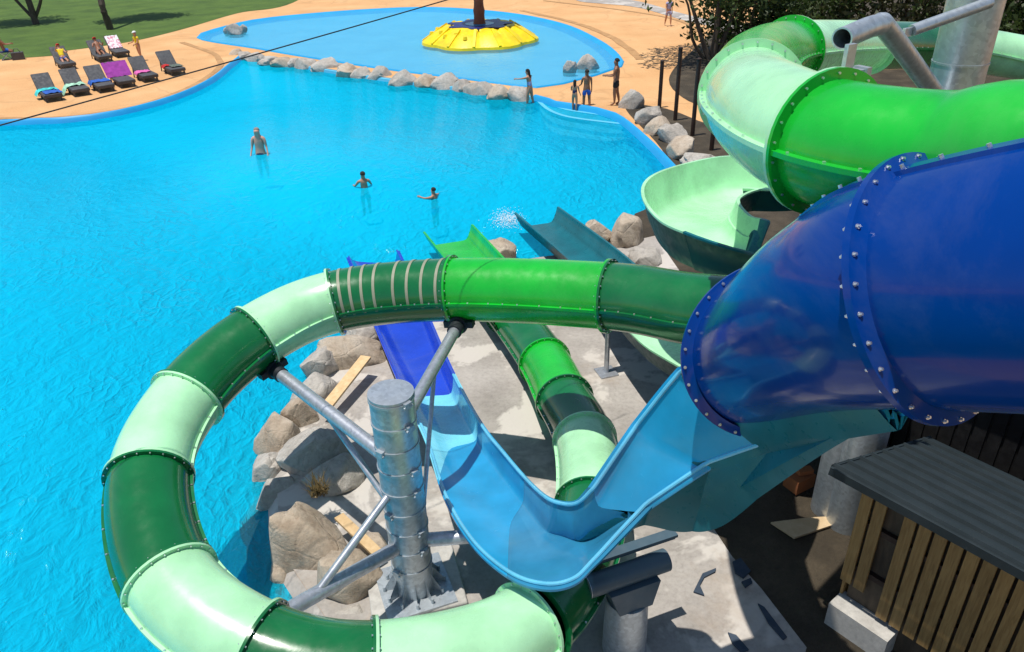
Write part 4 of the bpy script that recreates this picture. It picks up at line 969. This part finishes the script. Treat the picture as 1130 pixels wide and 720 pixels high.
person('sunbather in yellow reclining with a red cap on the back row', on_l(6, 0, -.05, 0), 1.6, ANG+PI, 'skin', lean=-38, legs=((86, 8), (80, 25)), arms=((25, 15, 40), (60, 25, 50)), clothes=[('shirt', 'yellow_cloth'), ('shorts', 'blue_cloth'), ('cap', 'red_cloth')], hipz=.48)
person('tanned sunbather with a red hat reclining beside the white towel', on_l(7, 0, -.05, 0), 1.62, ANG+PI, 'tan_skin', lean=-38, legs=((84, 30), (86, 10)), arms=((30, 15, 50), (20, 20, 50)), clothes=[('briefs', 'black_cloth'), ('top', 'black_cloth'), ('cap', 'red_cloth')], hipz=.48)
def chair():
    q = P(8, 66, 0); c = empty('folding_chair', q, 'folding beach chair under the seated man at the left edge of the lawn', 'chair'); Q = Matrix.Rotation(R_(-60), 3, 'Z')
    at_ = lambda x, y, z: q+Q @ Vector((x, y, z))
    mb = MB(); mb.beam(at_(0, -.25, .42), at_(0, .25, .42), .5, .03); mb.build('seat', 'navy_cloth', c); mb = MB(); mb.beam(at_(0, -.25, .42), at_(0, -.42, .95), .5, .03); mb.build('backrest', 'navy_cloth', c)
    for x in (-.25, .25):
        for y in (-.25, .25): mb = MB(); mb.tube([at_(x, y, .42), at_(x, -y, 0)], .015, 8); mb.build('leg', 'steel_pipe', c)
    person('bare chested man in blue shorts seated at the edge of the lawn', q+Vector((0, 0, 0)), 1.75, R_(-60), 'tan_skin', lean=-8, legs=((80, 85), (75, 80)), arms=((30, 12, 50), (35, 12, 50)), clothes=[('shorts', 'blue_cloth')], hipz=.55)
    b = P(21, 66, 0); mb = MB(); mb.box(b+Vector((0, 0, .2)), (.6, .35, .4), .4); mb.tube([b+Vector((-.2, 0, .4)), b+Vector((-.1, 0, .58)), b+Vector((.1, 0, .58)), b+Vector((.2, 0, .4))], .02, 8); o = mb.build('beach_bag', 'charcoal', org=b); bev(o, .05); tag(o, 'dark beach bag on the lawn beside the seated man', 'bag')
chair()

# ------------------------------------------------------------------ trees
def tree(name, base, label, cat, trunks, crown, nleaf, leaf, mat, group=None, size=.22, seed=1):
    """trunks: list of polylines (relative) with radii; crown: list of (centre, radius) clumps"""
    rnd = random.Random(seed); c = empty(name, base, label, cat, group); base = Vector(base); mb = MB()
    for pts, r0, r1 in trunks:
        pp = spline([base+Vector(p) for p in pts], .35); n = len(pp)-1; mb.tube(pp, [(r0+(r1-r0)*i/n)*(1+.08*noise.noise(Vector((i*.7, seed, r0*9)))) for i in range(n+1)], 9)
    mb.build('trunk', 'bark', c)
    mb = MB(); tot = sum(r**2 for _, r in crown)
    for cc, r in crown:
        k = int(nleaf*r*r/tot); cc = base+Vector(cc)
        for _ in range(max(1, k//7)):
            d = Vector((rnd.gauss(0, 1), rnd.gauss(0, 1), rnd.gauss(0, .8))).normalized()*r*rnd.uniform(.45, 1.05); tw = cc+d; out = d.normalized()
            for _ in range(7):
                p = tw+Vector((rnd.uniform(-1, 1), rnd.uniform(-1, 1), rnd.uniform(-1, .6)))*leaf*2.2
                a = (out*.7+Vector((rnd.uniform(-1, 1), rnd.uniform(-1, 1), rnd.uniform(-.6, .9)))).normalized(); s_ = a.cross(Vector((rnd.uniform(-1, 1), rnd.uniform(-1, 1), rnd.uniform(-1, 1)))).normalized()
                l_ = leaf*rnd.uniform(.6, 1.4); mb.add([p-s_*l_*.3, p+a*l_*.5-s_*l_*.32, p+a*l_*1.2, p+a*l_*.5+s_*l_*.3], [(0, 1, 2, 3)])
    mb.build('crown', mat, c); return c
rt = random.Random(5)
# the many stemmed tree at the edge of the deck
tb = P(782, 66, 0)
cr = [((rt.uniform(-2.6, 3.0), rt.uniform(-1.5, 2.5), rt.uniform(3.4, 7)), rt.uniform(.9, 1.6)) for _ in range(16)]
tree('bushy_tree', tb, 'many stemmed dark tree at the edge of the sandy deck behind the mint bend', 'tree', [([(0, 0, 0), (-.6, .2, 1.5), (-1.6, .3, 4)], .14, .05), ([(.2, 0, 0), (.3, .1, 1.8), (.3, .2, 5)], .2, .06), ([(.35, .1, 0), (.9, .2, 1.6), (1.6, .2, 4.4)], .17, .05), ([(-.2, .1, 0), (-.9, 0, 1), (-1.3, -.2, 2.6), (-2.2, -.3, 4)], .09, .03)],
     cr, 3800, .26, 'pine_leaf', seed=3)
hed = [(822, 62, 4.6, 'pine_leaf', 'low dark bush at the left of the hedge behind the tube bend'), (868, 58, 3.0, 'pine_leaf', 'dark bush behind the bright green bend'), (915, 60, 5.2, 'pine_leaf', 'dark green tree behind the open pipe end'), (960, 62, 5.4, 'olive_leaf', 'olive coloured bush behind the galvanised bent pipe'), (1005, 64, 6, 'olive_leaf', 'dry looking olive bush behind the brace pipe'), (1060, 66, 5.5, 'pine_leaf', 'dark tree behind the plain galvanised column'), (1115, 70, 5.5, 'pine_leaf', 'dark tree at the right edge behind the mint tube'), (1170, 74, 5.5, 'pine_leaf', 'dark tree beyond the right edge of the hedge')]
for k, (x, y, h, mt, lab) in enumerate(hed):
    q = P(x, y, 0); cr = [((rt.uniform(-2.0, 2.0), rt.uniform(-1.2, 1.2), rt.uniform(1.0, h-.6)), rt.uniform(.6, 1.25)) for _ in range(15)]
    tree('hedge_tree', q, lab, 'tree', [([(0, 0, 0), (.1, 0, 1.2), (.3, .1, h*.7)], .13, .04), ([(.1, 0, 0), (-.5, .1, 1.4), (-.9, .1, h*.6)], .1, .03)], cr, 2300, .24, mt, 'trees behind the slides', seed=20+k)
for k, (x, y, sx, sy, lab) in enumerate([(122, 33, 160, 20, 'slim trunked tree on the lawn right of the other one'), (40, 27, 36, 24, 'tree with forked low branches on the lawn at the far left')]):
    q = P(x, y, 0); sh = P(sx, sy, 0); H_ = 7.5; top = sh+SUN*(H_/SUN.z)-q
    cr = [(top+Vector((rt.uniform(-2.2, 2.2), rt.uniform(-2.2, 2.2), rt.uniform(-.9, .9))), rt.uniform(.7, 1.2)) for _ in range(12)]
    tr_ = [([(0, 0, 0), (-.15, .1, 2), tuple(Vector((top.x*.5, top.y*.5, 4.5))), tuple(top)], .24, .07)]
    if k: tr_ += [([(0, 0, .3), (-1.0, .2, 1.6), (-2, .3, 3.2), tuple(top+Vector((-1.5, 0, 0)))], .12, .04), ([(0, 0, .3), (.8, .3, 1.8), (1.2, .3, 3.6), tuple(top+Vector((1.2, 0, 0)))], .12, .04)]
    tree('lawn_tree', q, lab, 'tree', tr_, cr, 5200, .28, 'olive_leaf', 'trees on the lawn', seed=40+k)

# splash where the teal slide meets the water
def splash():
    rs = random.Random(4); q = P(560, 243, WZ+.01); mb = MB()
    for _ in range(800):
        p = q+Vector((rs.gauss(0, .2), rs.gauss(0, .3), abs(rs.gauss(0, .05))-.01)); r = rs.uniform(.004, .016)
        vs = [p+Vector(d)*r*rs.uniform(.7, 1.3) for d in ((1, 0, 0), (-1, 0, 0), (0, 1, 0), (0, -1, 0), (0, 0, .8), (0, 0, -.5))]
        mb.add(vs, [(0, 2, 4), (2, 1, 4), (1, 3, 4), (3, 0, 4), (2, 0, 5), (1, 2, 5), (3, 1, 5), (0, 3, 5)])
    o = mb.build('foam', 'white_paint', org=q); tag(o, 'white foam and drops splashing at the teal slide exit', 'foam', kind='stuff')
splash()

def stain_line(pts, w_, label=None):
    ln = spline(px_poly(pts), .5); mb = MB(); fr = frames(ln)
    mb.loft([[p+f[1]*w_*(1+.5*noise.noise(p*.5))+Vector((0, 0, .018)), p-f[1]*w_*(1+.5*noise.noise(p*.7))+Vector((0, 0, .018))] for p, f in zip(ln, fr)], 0, False)
    struct(mb.build('deck_stain', 'wet_sand'))  # brown stain lines on the deck, laid as thin sheets
ground_mat('wet_sand', [(.3, (.36, .19, .075)), (.7, (.52, .30, .13))], 2.0, 8, .15, .01)
stain_line([(-30, 132), (0, 131), (75, 129), (150, 117.5), (200, 101), (228, 86), (243, 72), (236, 60), (215, 52), (201, 47)], .16)
stain_line([(575, 12), (632, 25), (676, 42), (700, 60), (706, 66)], .22)
stain_line([(600, 1), (690, 12), (745, 22), (775, 36)], .14)

def shade_fill_hut():  # added black hut that fills in for the deep shade behind the shed
    q = P(1120, 478, 0); c = empty('shade_fill_hut', q, 'made-up black hut standing in for the deep shade behind the slatted shed', 'hut'); rz = -.85; Q = Matrix.Rotation(rz, 3, 'Z')
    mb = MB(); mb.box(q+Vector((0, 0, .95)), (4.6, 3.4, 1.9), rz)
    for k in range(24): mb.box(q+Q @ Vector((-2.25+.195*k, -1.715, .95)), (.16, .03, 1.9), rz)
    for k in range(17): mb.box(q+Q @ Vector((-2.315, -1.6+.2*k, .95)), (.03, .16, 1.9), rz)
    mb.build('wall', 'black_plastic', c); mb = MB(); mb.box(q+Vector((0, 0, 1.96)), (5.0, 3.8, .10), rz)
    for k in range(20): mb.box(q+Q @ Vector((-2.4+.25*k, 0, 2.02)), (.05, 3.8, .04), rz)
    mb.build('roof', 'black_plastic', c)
shade_fill_hut()
for k, pts in enumerate(([(592, 109), (604, 120), (620, 127), (640, 131), (664, 134), (690, 137)], [(596, 107), (608, 115), (626, 121), (645, 124), (668, 127), (684, 128)])):
    ln = spline(px_poly(pts, WZ+.006), .3); mb = MB(); fr = frames(ln)
    mb.loft([[p+f[1]*.08, p-f[1]*.08, p-f[1]*.08-Vector((0, 0, .06)), p+f[1]*.08-Vector((0, 0, .06))] for p, f in zip(ln, fr)], 0, True, True, True); struct(mb.build('step_edge', 'wading_paint'))
